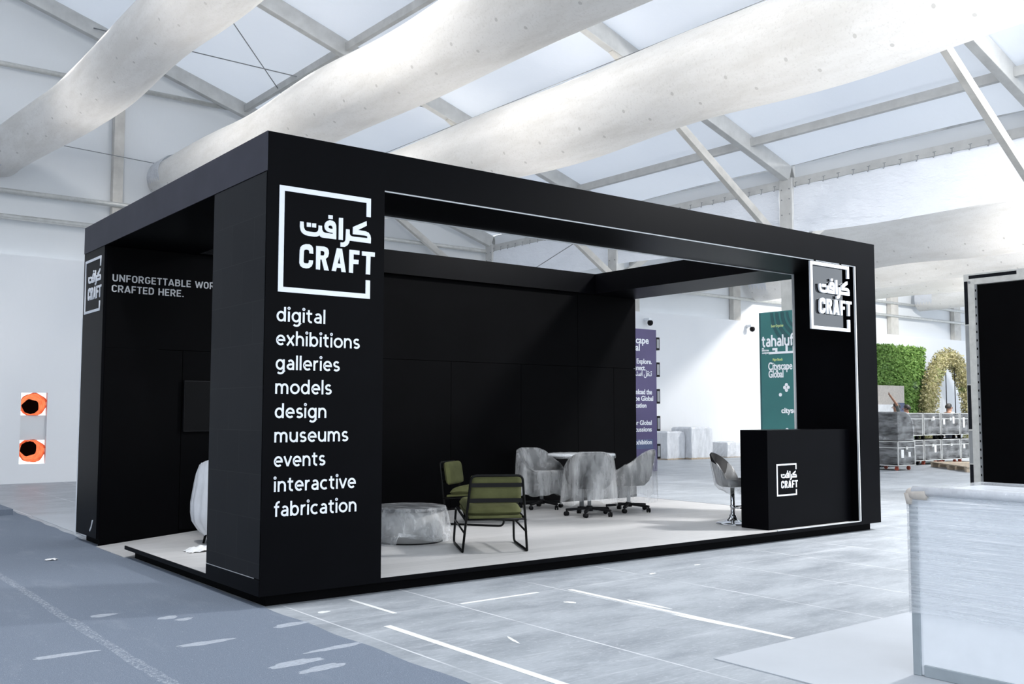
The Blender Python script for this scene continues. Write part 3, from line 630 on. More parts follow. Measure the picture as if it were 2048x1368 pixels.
MB().rings([[polar(.05, th, .425) for th in TH], [polar(.14, th, .435) for th in TH], [polar(.185, th, .465) for th in TH], [polar(.205 + ln(th), th, rims(th) - .01) for th in TH], [polar(.197 + ln(th), th, rims(th) + .004) for th in TH], [polar(.18 + ln(th), th, rims(th) - .012) for th in TH], [polar(.155, th, .475) for th in TH], [polar(.05, th, .465) for th in TH]], True, True).build('bucket_seat', 'black_plastic', st, True)
rf = lambda th: min(rims(th), .69 + .03 * math.sin(3 * th))
MB().rings([[polar(.05, th, .48) for th in TH], [polar(.15, th, .488) for th in TH], [polar(.19 + ln(th) * .6, th, rf(th) + .01) for th in TH], [polar(.214 + ln(th) * .8, th, rf(th) + .004) for th in TH], [polar(.20 + ripple(th, 1.1, .005), th, .45) for th in TH], [polar(.15 + ripple(th, 2.1, .012), th, .40) for th in TH], [polar(.075 + ripple(th, 3, .01), th, .36 + .02 * math.sin(3 * th)) for th in TH]], True).build('plastic_wrap', 'film', st, True)
# ================================================================ THE HALL (setting)
struct(MB().box((-14, -14, -.1), (47, 15.3, 0)).build('floor', 'floor'), 'grey cassette floor of the hall with white tape and seams', 'floor')
EX, RZ0, SL, RX = 13.1, 6.1, .322, -2.0   # eave line, height, slope, ridge
zr = lambda x: RZ0 + SL * (EX - x) if RX <= x <= EX else (RZ0 + SL * (EX - RX) - SL * (RX - x) if x < RX else (RZ0 + SL * (x - EX) if x < 28.2 else RZ0 + SL * (43.3 - x)))
rm = MB(); NY = 60
for xa, xb in ((-12, RX), (RX, EX), (EX, 28.2), (28.2, 47)):
    nx = 14; vs = []; fs = []
    for i in range(nx + 1):
        x = xa + (xb - xa) * i / nx; xe = min(max(x, xa + 1e-4), xb - 1e-4)
        for j in range(NY + 1):
            y = -10 + 25.3 * j / NY; s = ((y - .05) / 4.9) % 1.0; vs.append((x, y, zr(xe) + .17 + .10 * (1 - (2 * s - 1) ** 4) * .5))
    for i in range(nx):
        for j in range(NY): a = i * (NY + 1) + j; fs.append((a, a + 1, a + NY + 2, a + NY + 1))
    rm.add(vs, fs)
struct(rm.build('ceiling', 'membrane', None, True, fixn=False), 'white tent roof membrane', 'ceiling')
# gable end wall: lining below with a cut-out for the air hoses, panels above
struct(MB().box((-12.1, -10, 0), (-12, 15.2, 7.9)).build('wall_left', 'lining'), 'white side wall of the hall', 'wall')
H0, H1, HZ0, HZ1 = 1.415, 1.905, .385, 1.815
lm = MB(); LT = 4.58
for a, b in (((-12, 14.86, 0), (H0, 14.90, LT)), ((H1, 14.86, 0), (47, 14.90, LT)), ((H0, 14.86, 0), (H1, 14.90, HZ0)), ((H0, 14.86, HZ1), (H1, 14.90, LT))): lm.box(a, b)
struct(lm.build('wall_gable', 'lining'), 'white lining along the foot of the gable wall', 'wall')
prof = [(-12, 4.3), (47, 4.3), (47, zr(47) + .12), (43.3, zr(43.29) + .1), (28.2, zr(28.19) + .1), (13.1, zr(13.09) + .1), (-2, zr(-1.99) + .1), (-12, zr(-12) + .1)]
struct(MB().prism(prof, 15.12, 15.16).xf(lambda v: Vector((v.x, v.z, v.y))).build('wall_gable_upper', 'panel'), 'pale panels of the gable wall above the lining', 'wall')
def post(name, p, q, w, h, m='beam', label=None, cat='post', up=(0, 1, 0)):
    return struct(MB().bar(p, q, w, h, up).build(name, m, None, bevel=.006), label, cat)
for x, w in ((-1.9, .25), (3.18, .21), (8.2, .25), (18.9, .25), (23.75, .38), (28.7, .38), (33.62, .55), (38.6, .55), (43.3, .4)):
    post('gable_post', (x, 15.01, 0), (x, 15.01, zr(x) - .02), w, .18, 'beam2', 'metal post of the gable wall', 'post')
for z, x0, x1 in ((5.35, -12, 47), (5.87, -12, 47), (8.46, -12, 5.6)):
    struct(MB().tube([(x0, 14.90, z), (x1, 14.90, z)], .055, 12).build('wall_rail', 'alu', None, True), 'horizontal rail on the gable wall', 'rail')
FY = [.05, 4.95, 9.85, 14.72]
for y in FY:
    sl = math.hypot(1, SL)
    bm_ = MB().bar((EX - .05, y, zr(EX - .05)), (RX, y, zr(RX)), .16, .31)
    struct(bm_.build('roof_beam', 'beam', None, bevel=.01), 'sloping metal rafter of the tent roof', 'beam')
    struct(MB().bar((RX, y, zr(RX)), (-12, y, zr(-12)), .16, .31).build('roof_beam', 'beam', None, bevel=.01), 'sloping metal rafter of the tent roof', 'beam')
    struct(MB().bar((EX + .05, y, zr(EX + .05)), (28.2, y, zr(28.2)), .16, .31).build('roof_beam', 'beam', None, bevel=.01), 'sloping metal rafter of the neighbouring roof', 'beam')
    c = struct(MB().box((EX - .125, y - .15, .02), (EX + .125, y + .15, 6.02)).build('eave_column', 'beam', None, bevel=.012), 'metal column under the eave', 'column')
    MB().box((EX - .15, y - .19, 0), (EX + .15, y + .19, .02)).build('base_plate', 'steel', c)
    bl = MB()
    for z in (5.0, 5.3, 5.6, 5.8):
        for dy in (-.09, .09): bl.tube([(EX - .135, y + dy, z), (EX - .115, y + dy, z)], .014, 8)
    bl.build('bolts', 'steel', c)
    struct(MB().bar((EX - .1, y, 4.60), (8.3, y, zr(8.3) - .1), .11, .15).build('brace', 'beam2', None, bevel=.006), 'slanting brace from column to rafter', 'brace')
    struct(MB().bar((EX + .1, y, 4.60), (17.9, y, zr(17.9) - .1), .11, .15).build('brace', 'beam2', None, bevel=.006), 'slanting brace from column to the neighbouring rafter', 'brace')
ys = [-5.5] + FY
for a, b in zip(ys, ys[1:]):
    for x in (11.87, 8.88, 5.9, 2.9, -.1, -3.5, 16.2, 19.2, 22.2):
        struct(MB().bar((x, a + .082, zr(x) + .03), (x, b - .082, zr(x) + .03), .10, .15).build('purlin', 'beam'), 'metal purlin between two rafters', 'purlin')
    struct(MB().bar((EX, a + .155, 5.93), (EX, b - .155, 5.93), .14, .16).build('eave_beam', 'beam'), 'horizontal eave beam between columns', 'beam')
    struct(MB().box((EX - .02, a + .16, 6.02), (EX + .02, b - .16, 6.27)).build('eave_fascia', 'panel'), 'white board closing the eave', 'fascia')
def wire(name, p, q, r=.012):
    return struct(MB().tube([p, q], r, 6).build(name, 'steel', None, True), 'thin bracing wire under the roof', 'wire')
wire('bracing_wire', (2.84, 9.95, zr(2.84)), (7.75, 14.62, zr(7.75))); wire('bracing_wire', (2.5, 14.62, zr(2.5)), (8.2, 9.95, zr(8.2)))
wire('bracing_wire', (-.6, 14.8, 7.05), (7.0, 14.8, 6.75), .009)
wire('bracing_wire', (12.9, 9.95, 5.9), (12.3, 14.6, 4.2), .01)

# sheeting under the eave
hookm = None
CL = {0: 'clear plastic sheet hung under the eave above the right end of the booth', 1: 'clear plastic sheet under the eave seen just over the booth header', 2: 'clear plastic sheet under the eave seen through the open booth roof'}
for bi, (a, b) in enumerate(((.05, 4.95), (4.95, 9.85), (9.85, 14.72))):
    a += .17; b -= .17; t = thing('eave_sheet', CL[bi], 'sheet', (EX - .10, (a + b) / 2, 4.9), 0, 'plastic sheets under the eave')
    ny, nz = 90, 14; vs = []; fs = []; L = b - a
    for j in range(nz + 1):
        for i in range(ny + 1):
            u = i / ny; v = j / nz; y = -L / 2 + L * u; sc = .5 + .5 * abs(math.sin(math.pi * u * 13))
            z = .93 * v - (.018 * (1 - sc) * v ** 6) - .06 * math.sin(math.pi * u) * (1 - v)
            vs.append((.02 * math.sin(8 * u * (1 + .4 * (1 - v)) + 5 * v + bi) * (1 - v) + .03 * math.sin(14 * v + 7 * u) * (1 - v) * v + .012 * math.sin(40 * u) * v, y, z))
    for j in range(nz):
        for i in range(ny): q = j * (ny + 1) + i; fs.append((q, q + 1, q + ny + 2, q + ny + 1))
    MB().add(vs, fs).build('sheeting', 'curtain', t, True)
    for k in range(15):
        y = -L / 2 + .08 + (L - .16) * k / 14
        if hookm is None: hookm = MB().tube([(0, 0, .10), (0, 0, .03), (0, .015, .0), (0, .03, .015)], .007, 6).tube([(0, -.03, .10), (0, .03, .10)], .006, 6).build('hook', 'steel', t, True); hookm.location = (-.03, y, .90)
        else:
            h = hookm.copy(); C.objects.link(h); h.parent = t; h.location = (-.03, y, .90)

# fabric air ducts
def duct(x, z, r, y0, y1, label, end=None, group='fabric air ducts under the roof'):
    t = thing('air_duct', label, 'duct', (x, (y0 + y1) / 2, z - r), 0, group); n = 48; vs = []; fs = []; uvs = []; N = 70
    for i in range(N + 1):
        y = y0 + (y1 - y0) * i / N; dx = dz = 0; rr = r * (1 + .02 * math.sin(y * 1.3 + x))
        k = max(0, min(1, (y - (y1 - 3.2)) / 3.0)); k = k * k * (3 - 2 * k)
        if end: dx, dz, r1 = end[0] * k, end[1] * k, end[2]; rr = rr * (1 - k) + r1 * k
        dz -= .03 * math.cos((y - .05) / 4.9 * 2 * math.pi) 
        for j in range(n):
            th = 2 * math.pi * j / n; c_, s_ = math.cos(th), math.sin(th); sag = 1.07 if s_ < 0 else .95
            vs.append((dx + rr * c_ * .985, y - (y0 + y1) / 2, r + dz + rr * s_ * sag)); uvs.append((y, j / n))
    for i in range(N):
        for j in range(n): fs.append((i * n + j, i * n + (j + 1) % n, (i + 1) * n + (j + 1) % n, (i + 1) * n + j))
    o = MB().add(vs, fs).build('sleeve', 'duct', t, True); uv = o.data.uv_layers.new(name='UVMap')
    for pl in o.data.polygons:
        js = [o.data.loops[l].vertex_index for l in pl.loop_indices]; wrap = max(v % n for v in js) == n - 1 and min(v % n for v in js) == 0
        for l in pl.loop_indices:
            v = o.data.loops[l].vertex_index; u_, w_ = uvs[v]; uv.data[l].uv = (u_, 1.0 if wrap and v % n == 0 else w_)
    e = end or (0, 0, r)
    rg = []
    for q in range(13):
        yy = y1 - .75 + .75 * q / 12 - (y0 + y1) / 2; rr = e[2] * (1.0 + (.025 if q % 2 else -.005)); rg.append([(e[0] + rr * math.cos(2 * math.pi * j / n), yy, r + e[1] + rr * math.sin(2 * math.pi * j / n)) for j in range(n)])
    MB().rings(rg).build('collar', 'curtain', t, True)
    MB().tube([(0, -(y1 - y0) / 2, 2 * r * .98 + .09), (0, (y1 - y0) / 2 - 3.2, 2 * r * .98 + .09)], .006, 6).build('carrier_wire', 'steel', t, True)
    return t
duct(1.55, 6.95, .50, -9, 14.84, 'bright white fabric air duct crossing the top left corner', (-.67, -.35, .42))
duct(4.36, 6.43, .56, -9, 14.84, 'white fabric air duct ending in a round collar at the gable wall', (-.2, .12, .41))
duct(7.45, 6.18, .63, -9, 14.84, 'large stained fabric air duct above the right half of the booth')
duct(21.0, 6.0, .64, -4, 14.84, 'white fabric air duct directly under the clear sheet at far right')
duct(24.8, 5.98, .60, -4, 14.84, 'beige fabric air duct above the free-standing black panel')
duct(29.3, 6.1, .52, -4, 14.84, 'lowest thin white fabric air duct over the gable posts')
duct(35.4, 6.12, .42, -4, 14.84, 'short white air duct with pleated collar between two gable posts')

# orange hoses in the wall opening
for nm, z, tx, tz, lb in (('air_hose', 1.58, .115, -.05, 'upper orange air hose in the opening of the white wall'), ('air_hose', .64, .10, .03, 'lower orange air hose in the opening of the white wall')):
    t = thing(nm, lb, 'hose', (1.66, 14.88, z - .24), 0, 'orange air hoses in the wall'); rg = []; n = 36
    for q in range(12):
        k = q / 11; rr = .24 - .06 * k + .012 * math.sin(q * 2.1)
        rg.append([(tx * k * k + (rr + .014 * math.sin(3 * th + q)) * math.cos(th), .0 + .85 * k, .24 + tz * k * k + (rr * .94 + .012 * math.sin(5 * th + q)) * math.sin(th)) for th in [2 * math.pi * j / n for j in range(n)]])
    MB().rings(rg).build('sleeve', 'hose', t, True)
    lv = MB().lathe([(0, 0), (.185, 0), (.185, .01), (0, .01)], n=28).xf(lambda v: Vector((v.x + tx, .86 + v.z, v.y + .24 + tz)))
    lv.build('dark_louvre', 'black_int', t)
struct(MB().box((H0, 14.93, .86), (H1, 14.96, 1.36)).box((H0 - .02, 14.90, HZ0), (H0, 15.0, HZ1)).box((H1, 14.90, HZ0), (H1 + .02, 15.0, HZ1)).box((H0, 14.90, HZ1), (H1, 15.0, HZ1 + .02)).build('trim_1', 'panel'), 'grey board and frame of the wall opening', 'trim')

# ================================================================ FLOOR COVERINGS
ed = [(.055 + .012 * math.sin(y * 7.3) + .02 * max(0, (y - 4)) * .8, y) for y in [-9 + .15 * k for k in range(121)]]
cp = tag(MB().prism([(-12, -9)] + ed + [(-12, ed[-1][1])], .0005, .007).build('carpet', 'carpet'), 'blue-grey dusty carpet along the left side of the booth', 'carpet', kind='structure')
def blot(cx, cy, a, b, rot, seed):
    R_ = random.Random(seed); n = 40; pts = []
    for k in range(n):
        th = 2 * math.pi * k / n; q = 1 + .10 * math.sin(3 * th + seed) + .07 * math.sin(7 * th + 2 * seed) + R_.uniform(-.04, .04); x, y = a * q * math.cos(th), b * q * math.sin(th)
        pts.append((cx + x * math.cos(rot) - y * math.sin(rot), cy + x * math.sin(rot) + y * math.cos(rot)))
    return pts
for i, (cx, cy, a, b, r) in enumerate(((-.69, -.785, .175, .045, 0.02), (-1.45, -.58, .18, .04, .0), (-.47, -1.57, .17, .055, .1), (-.40, -1.76, .15, .05, .15), (-.12, -1.38, .2, .035, .1), (-.62, .10, .07, .05, .3), (-.55, -.02, .06, .04, .2), (-.95, .45, .09, .05, .1), (-.05, -.62, .13, .05, .15))):
    MB().prism(blot(cx, cy, a, b, r, i + 1), .0072, .0078).build('dust_mark', 'scuff', cp)
struct(MB().box((-12, 8.25, .007), (.02, 9.3, .085)).build('low_step', 'carpet'), 'low carpeted step at the left edge', 'step')
struct(MB().prism([(.16, 5.02), (3.2, 5.02), (3.2, 8.0), (.20, 8.0)], .0005, .004).build('floor_sheet', 'sheet'), 'white sheet on the floor behind the left corner of the booth', 'sheet')
struct(MB().prism([(1.475, -2.935), (6.5, -2.87), (6.5, -8), (1.40, -8)], .0005, .006).build('floor_sheet', 'sheet'), 'white sheet on the floor under the wrapped cabinet', 'sheet')
for i, (x0, y0, x1, y1, w, lb) in enumerate(((.45, -1.02, .44, -6, .055, 'long bright white tape line on the floor in front of the corner pillar'), (2.30, -.75, 2.27, -2.9, .05, 'white tape line on the floor running towards the wrapped cabinet'), (.70, -.05, .705, -.70, .035, 'short white tape strip on the floor touching the booth plinth'), (1.27, -.70, 2.02, -.69, .035, 'thin white tape strip lying across the others near the booth front'))):
    struct(MB().bar((x0, y0, .0012), (x1, y1, .0012), w, .0014).build('floor_tape', 'tape'), lb, 'tape', 'tape lines on the hall floor')
for i, (x, y, a, b, r) in enumerate(((.86, -1.85, .012, .10, -.3), (2.36, -1.55, .025, .22, .0), (2.24, -2.2, .02, .3, .03), (1.95, -1.15, .03, .05, .4), (.33, -.35, .05, .03, .2), (3.4, -.6, .05, .02, .3), (4.1, -.5, .04, .02, .1))):
    struct(MB().prism(blot(x, y, a, b, r, i + 11), .0005, .0013).build('paint_mark', 'tape'), 'white scuff on the hall floor', 'mark')
sc_ = tag(rag_mesh(.05, .03, .012, 5).build('paper_scrap', 'paper', None, True), 'white scrap of paper on the blue-grey carpet', 'scrap'); sc_.location = (-.60, 3.42, .007)

# ================================================================ FOREGROUND: wrapped cabinet
wc = thing('wrapped_cabinet', 'white cabinet in stretch film standing in the right foreground', 'cabinet', (2.05, -3.83, .006))
MB().box((.012, -2.2, 0), (.78, -.012, .98)).build('body', 'white', wc, bevel=.01)
MB().box((0, -.045, 0), (.03, 0, .985)).box((0, -2.2, 0), (.03, -.062, .062)).box((.03, -.02, 0), (.79, 0, .03)).build('metal_edge', 'edge', wc, bevel=.004)
vs = MB(); rr_ = []
for z in (.325, .40, .55, .7, .85, .95, .985, 1.0, 1.003):
    ins = {.985: .012, 1.0: .035, 1.003: .12}.get(z, 0); q = []
    x0, x1, y0, y1 = -.007 + ins, .80 - ins, -2.21, .008 - ins
    for (ax, ay, bx, by, k) in ((x0, y0, x0, y1, 44), (x0, y1, x1, y1, 16), (x1, y1, x1, y0, 20), (x1, y0, x0, y0, 8)):
        for i in range(k):
            u = i / k; q.append((ax + (bx - ax) * u + rnd.uniform(-.0012, .0012), ay + (by - ay) * u + rnd.uniform(-.001, .001), z + (.012 * math.sin(9 * u + ax) if z < .33 else .003 * math.sin(23 * u + z * 40) * (z < .99))))
    rr_.append(q)
M['film_streak'] = m_film('streaked_film', .18, .60, 1.3, (1.2, .6, 30), (.88, .91, .95), .13, .8, .012)
vs.rings(rr_, False, True).build('stretch_film', 'film_streak', wc, True)
MB().tube([(.0, -2.2, .985), (.0, -.9, .987), (0, -.03, .984)], [.028, .024, .026], 12).build('film_roll_edge', 'film_white', wc, True)
MB().tube([(-.002, -.11, .968), (.004, -.006, .968), (.11, .004, .968)], .031, 12, fillet=.03).tube([(.004, -.006, .91), (.004, -.006, .97)], [.018, .03], 10).build('corner_protector', 'card', wc, True)

# ================================================================ FREE-STANDING BLACK PANEL at right
lp = thing('display_panel', 'large black panel with metal edge profile standing free at the right edge', 'panel', (14.42, 2.18, 0))
MB().box((.03, -5.5, .02), (.16, -.17, 3.72)).build('face', 'black_int', lp)
MB().box((0, -.20, 0), (.18, 0, 3.93)).box((0, -5.5, 3.73), (.18, -.20, 3.93)).build('frame', 'alu', lp, bevel=.006)
for z0, z1 in ((3.02, 3.80), (1.13, 1.92), (.13, .50)): MB().box((-.004, -.075, z0), (.0, -.012, z1)).build('dark_strip', 'darkfab', lp)
for z0, z1 in ((1.94, 3.0), (.52, 1.1)): MB().box((-.004, -.075, z0), (.0, -.012, z1)).build('grey_strip', 'steel', lp)
MB().box((-.004, -.95, 3.84), (0, -.10, 3.90)).build('dark_strip', 'darkfab', lp)
hs = MB().box((-.002, -.235, .02), (.03, -.20, 3.73))
hs.build('perforated_rail', 'steel', lp)
for k in range(24): MB().box((-.004, -.228, .15 + k * .15), (-.002, -.208, .19 + k * .15)).build('slot', 'black_int', lp)
MB().tube([(-.004, -.11, 3.78), (-.02, -.11, 3.78)], .022, 12).build('bolt', 'steel', lp)

# ================================================================ BANNER TOWERS
AR = '\ufed2\ufeb8\ufedc\ufe98\ufeb3\ufe8d \ufede\ufed8\ufee8\ufe97'
pt = thing('banner_tower', 'tall purple banner tower with white writing and side screens behind the sheeted chair', 'tower', (14.1, 10.4, 0))
MB().box((-.75, -.23, 0), (.67, .23, 3.47)).build('body', 'purple', pt, bevel=.004)
MB().box((-.75, -.232, .55), (.52, -.230, .78)).build('blue_band', 'blueprint', pt)
for s, x1, z, a, w in (('Cityscape', 14.50, 3.115, .165, .95), ('Global', 14.19, 2.935, .165, .62), ('Create. Explore.', 14.60, 2.62, .12, 1.05), ('Connect.', 14.38, 2.46, .12, .57), ('Download the', 14.60, 1.875, .12, .85), ('Cityscape Global', 14.64, 1.715, .12, 1.09), ('application', 14.40, 1.55, .11, .66), ('Register Global', 14.58, 1.13, .11, .98), ('Discussions', 14.58, .97, .11, .80), ('at the exhibition', 14.58, .66, .11, 1.0), ('25', 14.64, .14, .14, .16)):
    text_part('lettering', s, .006, (x1 - w - 14.1, -.233, z), FRONT, 'white_letter', pt, a, w, bold=.02)
text_part('lettering', AR, .006, (13.7 - 14.1, -.233, 2.32), FRONT, 'white_letter', pt, .14, .90, bold=.012)
for z0, z1 in ((2.97, 3.29), (2.31, 2.67), (1.65, 2.01), (.975, 1.345), (.30, .66)):
    s_ = MB().box((.672, -.225, z0), (.80, -.02, z1)).build('side_screen', 'black_plastic', pt, bevel=.006)
    MB().box((.695, -.2275, z0 + .05), (.775, -.2255, z1 - .05)).build('screen_pane', 'steel', s_)
gt = thing('banner_tower', 'tall green banner tower with white writing above the black counter', 'tower', (12.73, 4.71, 0))
MB().box((-.22, -.66, 0), (.20, .566, 3.355)).build('body', 'teal', gt, bevel=.004)
MB().box((-.222, .53, 0), (-.22, .566, 3.355)).build('side_stripe', 'teal_dark', gt)
GK = .943   # lettering laid out for a 3.47 m tower, scaled to this one
def gpos(y, z): return (-.2235, -6.763 + (y + 6.763) * GK - 4.71, 1.407 + (z - 1.407) * GK)
arc = []
for r0, r1 in ((.36, .42), (.47, .55), (.60, .68), (.73, .80)):
    k = 16; a0, a1 = math.pi, 1.5 * math.pi
    arc.append([(r1 * math.cos(a0 + (a1 - a0) * i / k), r1 * math.sin(a0 + (a1 - a0) * i / k)) for i in range(k + 1)] + [(r0 * math.cos(a1 - (a1 - a0) * i / k), r0 * math.sin(a1 - (a1 - a0) * i / k)) for i in range(k + 1)])
shape_part('ring_pattern', arc, .004, gpos(4.92, 3.45), LEFT, 'teal_dark', gt, (GK, GK))
for s, y0, z, a, w, m in (('Event Organiser', 5.70, 3.155, .055, .30, 'lime'), ('Major Brands', 5.68, 2.47, .055, .24, 'lime'), ('Cityscape', 5.79, 2.29, .155, .58, 'white_letter'), ('Global', 5.785, 2.135, .145, .36, 'white_letter'), ('an', 5.94, 2.72, .04, .045, 'white_letter'), ('informa', 5.94, 2.675, .045, .17, 'white_letter'), ('company', 5.94, 2.625, .045, .19, 'white_letter')):
    text_part('lettering', s, .006, gpos(y0, z), LEFT, m, gt, a * GK, w * GK, bold=.02 if m == 'white_letter' else .01)
sign_text('lettering', 'tahaluf', LOW, .25, .12, .165 * GK, .80 * GK, .006, gpos(5.955, 2.765), LEFT, 'white_letter', gt)
ar = [[(0, 0), (.62, 0), (.62, .135), (.57, .135), (.57, .045), (.45, .045), (.45, .15), (.40, .15), (.40, .045), (.20, .045), (.20, .12), (.08, .12), (.08, .075), (.15, .075), (.15, .045), (0, .045)]]
shape_part('lettering', ar, .006, gpos(5.76, 2.61), LEFT, 'white_letter', gt, (GK, GK))
fl_ = [[(.034 * math.cos(t_) + cx, .034 * math.sin(t_) + cy) for t_ in [2 * math.pi * i / 14 for i in range(14)]] for cx, cy in ((0, .045), (.08, .045), (.04, .095), (.04, -.005), (-.10, -.09))]
for z, k in ((1.88, 1.0), (1.0, .9)):
    shape_part('emblem', [p for p in fl_[:4]] + [[(x * 1, y) for x, y in fl_[4]]], .006, gpos(5.40, z), LEFT, 'white_letter', gt, (k, k))
text_part('lettering', 'cityscape', .006, gpos(5.49, 1.42), LEFT, 'white_letter', gt, .10, .55, bold=.03)

# ================================================================ CAMERAS ON THE WALL
for (x, z, lb) in ((24.19, 4.29, 'round security camera on the white wall left of the green banner'), (19.2, 4.22, 'small security camera on the white wall above the purple banner')):
    t = thing('security_camera', lb, 'camera', (x, 14.86, z - .12), 0, 'security cameras on the white wall')
    MB().box((-.06, -.22, .20), (.06, .0, .28)).build('bracket', 'white', t, bevel=.01)
    MB().lathe([(0, .03), (.06, .05), (.088, .10), (.088, .16), (.06, .20), (0, .20)], (0, -.22, 0), 20).build('dome', 'black_plastic', t, True)

# ================================================================ WRAPPED GOODS ALONG THE WALL
def wrapped_stack(loc, w, d, h, label, seed):
    t = thing('wrapped_stack', label, 'stack', loc, 0, 'film-wrapped stacks by the wall')
    MB().box((-w / 2, -d / 2, 0), (w / 2, d / 2, .12)).build('pallet', 'wood', t)
    MB().box((-w / 2 + .01, -d / 2 + .01, .12), (w / 2 - .01, d / 2 - .01, h - .02)).build('load', 'white', t, bevel=.02)
    R_ = []
    for z in (.05, .2, .4, .6, .8, .95, 1.0):
        q = []; ins = .04 if z == 1.0 else -.012; x0, y0 = w / 2 - ins, d / 2 - ins
        for ax, ay, bx, by in ((-x0, -y0, x0, -y0), (x0, -y0, x0, y0), (x0, y0, -x0, y0), (-x0, y0, -x0, -y0)):
            for i in range(10): u = i / 10; q.append((ax + (bx - ax) * u + rnd.uniform(-.012, .012), ay + (by - ay) * u + rnd.uniform(-.012, .012), h * z + rnd.uniform(-.008, .008)))
        R_.append(q)
    MB().rings(R_, False, True).build('stretch_film', 'film_white', t)
wrapped_stack((19.55, 14.30, 0), .75, .7, .86, 'film-wrapped bluish stack touching the side of the purple banner', 1)
wrapped_stack((20.45, 14.10, 0), .95, .8, .99, 'tallest film-wrapped white stack by the wall, right of the purple banner', 2)
wrapped_stack((22.3, 14.2, 0), .8, .6, .50, 'low white wrapped box by the wall behind the bar stool', 3)

# ================================================================ FLIGHT CASES
def flight_case(loc, w, d, h, label, casters='black_plastic', stickers=(), film=True, icons=0):
    t = thing('flight_case', label, 'case', loc, 0, 'wrapped flight cases at far right'); z0 = .115; e = .022
    MB().box((e / 2, e / 2, z0), (w - e / 2, d - e / 2, z0 + h)).build('body', 'black_plastic', t)
    ed = MB()
    for x in (0, w - e):
        for y in (0, d - e): ed.box((x, y, z0), (x + e, y + e, z0 + h))
    for z in (z0, z0 + h * .72, z0 + h - e):
        ed.box((0, -.002, z), (w, e, z + e)).box((-.002, 0, z), (e, d, z + e)).box((w - e, 0, z), (w + .002, d, z + e))
    for z in (z0, z0 + h - e): ed.box((0, d - e, z), (w, d + .002, z + e))
    ed.build('metal_edging', 'alu', t)
    cr = MB()
    for x in (0, w):
        for y in (0, d):
            for z in (z0 + .012, z0 + h - .012): cr.lathe([(0, -.012), (.014, -.010), (.014, .010), (0, .012)], (x, y, z), 8)
    cr.build('corner_ball', 'alu', t)
    for x in (.12, w - .12):
        for y in (.12, d - .12):
            MB().tube([(x - .02, y, .048), (x + .02, y, .048)], .047, 14).box((x - .04, y - .03, .09), (x + .04, y + .03, .115)).build('caster', casters, t)
    for (sx, sz, sw, sh) in stickers: MB().box((sx, -.012, z0 + sz), (sx + sw, -.006, z0 + sz + sh)).build('sticker', 'paper', t)
    MB().box((w * .5 - .05, -.012, z0 + h * .66), (w * .5 + .05, -.001, z0 + h * .78)).build('latch', 'alu', t)
    for k in range(icons):
        x = .07 + k * .135; ic = MB().box((x, -.010, z0 + h * .78), (x + .09, -.006, z0 + h * .78 + .10)); o = ic.build('handling_mark', 'grey_letter', t)
        MB().prism([(x + .015, z0 + h * .78 + .03), (x + .075, z0 + h * .78 + .03), (x + .045, z0 + h * .78 + .09)], -.0115, -.0105).xf(lambda v: Vector((v.x, v.z, v.y))).build('arrow', 'black_int', o)
    if film:
        R_ = []
        for z in (z0 + .03, z0 + h * .3, z0 + h * .6, z0 + h * .85, z0 + h - .02):
            q = []; g_ = .012
            for ax, ay, bx, by in ((-g_, -g_, w + g_, -g_), (w + g_, -g_, w + g_, d + g_), (w + g_, d + g_, -g_, d + g_), (-g_, d + g_, -g_, -g_)):
                for i in range(14): u = i / 14; q.append((ax + (bx - ax) * u + rnd.uniform(-.005, .005), ay + (by - ay) * u + rnd.uniform(-.005, .005), z + .02 * math.sin(8 * u + z * 7)))
            R_.append(q)
        MB().rings(R_).build('stretch_film', 'film_case', t)
    return t
FYc = 7.68
low = [(20.53, .66, 'dark flight case on the floor just right of the round-topped case', False, ()), (21.25, 1.40, 'dark flight case on the floor behind the bin-high front case, lower row', True, ()), (22.71, .87, 'wrapped flight case on the floor with a white sticker, under the grey wrapped case', True, ((.5, .22, .1, .2),)), (23.64, 1.00, 'heavily wrapped flight case on the floor behind the timber pallet', True, ()), (24.70, 1.2, 'flight case on the floor at the end of the lower row by the black panel', True, ((.1, .3, .1, .12),))]
upp = [(20.53, .66, 'flight case with a row of handling icons, upper row next to the booth', False, (), 4), (21.25, 1.40, 'flight case with faint icons behind the round-topped case, upper row', True, (), 4), (22.71, .87, 'film-wrapped flight case with one small sticker, upper row centre', True, ((.45, .42, .1, .1),), 0), (23.64, 1.00, 'film-wrapped flight case with two white stickers, upper row', True, ((.08, .30, .1, .14), (.6, .32, .1, .2)), 0), (24.70, 1.2, 'flight case at the end of the upper row by the black panel', True, ((.12, .2, .1, .3),), 0)]
for x, w, lb, fi, stk in low: flight_case((x, FYc, 0), w, .75, .575, lb, stickers=stk, film=fi, casters='red_wheel' if x > 22.6 else 'black_plastic')
for x, w, lb, fi, stk, ic in upp: flight_case((x, FYc, .693), w, .75, .62, lb, stickers=stk, film=fi, icons=ic, casters='black_plastic')
flight_case((19.52, 6.58, 0), .78, .86, .61, 'front flight case with red casters carrying the round-topped wrapped case', casters='red_wheel', stickers=((.12, .2, .12, .2), (.45, .22, .1, .12)))
tk = thing('round_top_case', 'round-topped black case in shiny film on top of the front flight case', 'case', (19.55, 6.60, .7275))
pf = [(0, 0), (.72, 0), (.72, .30)] + [(.28 + .44 * math.cos(a), .30 + .42 * math.sin(a)) for a in [math.radians(k * 9) for k in range(1, 11)]] + [(0, .72)]
MB().prism(pf, 0, .82).xf(lambda v: Vector((v.x, v.z, v.y))).build('body', 'black_plastic', tk, bevel=.01)
pf2 = [(x + (.015 if x > .3 else -.015), z + (.015 if z > .1 else .005)) for x, z in pf]; R_ = []
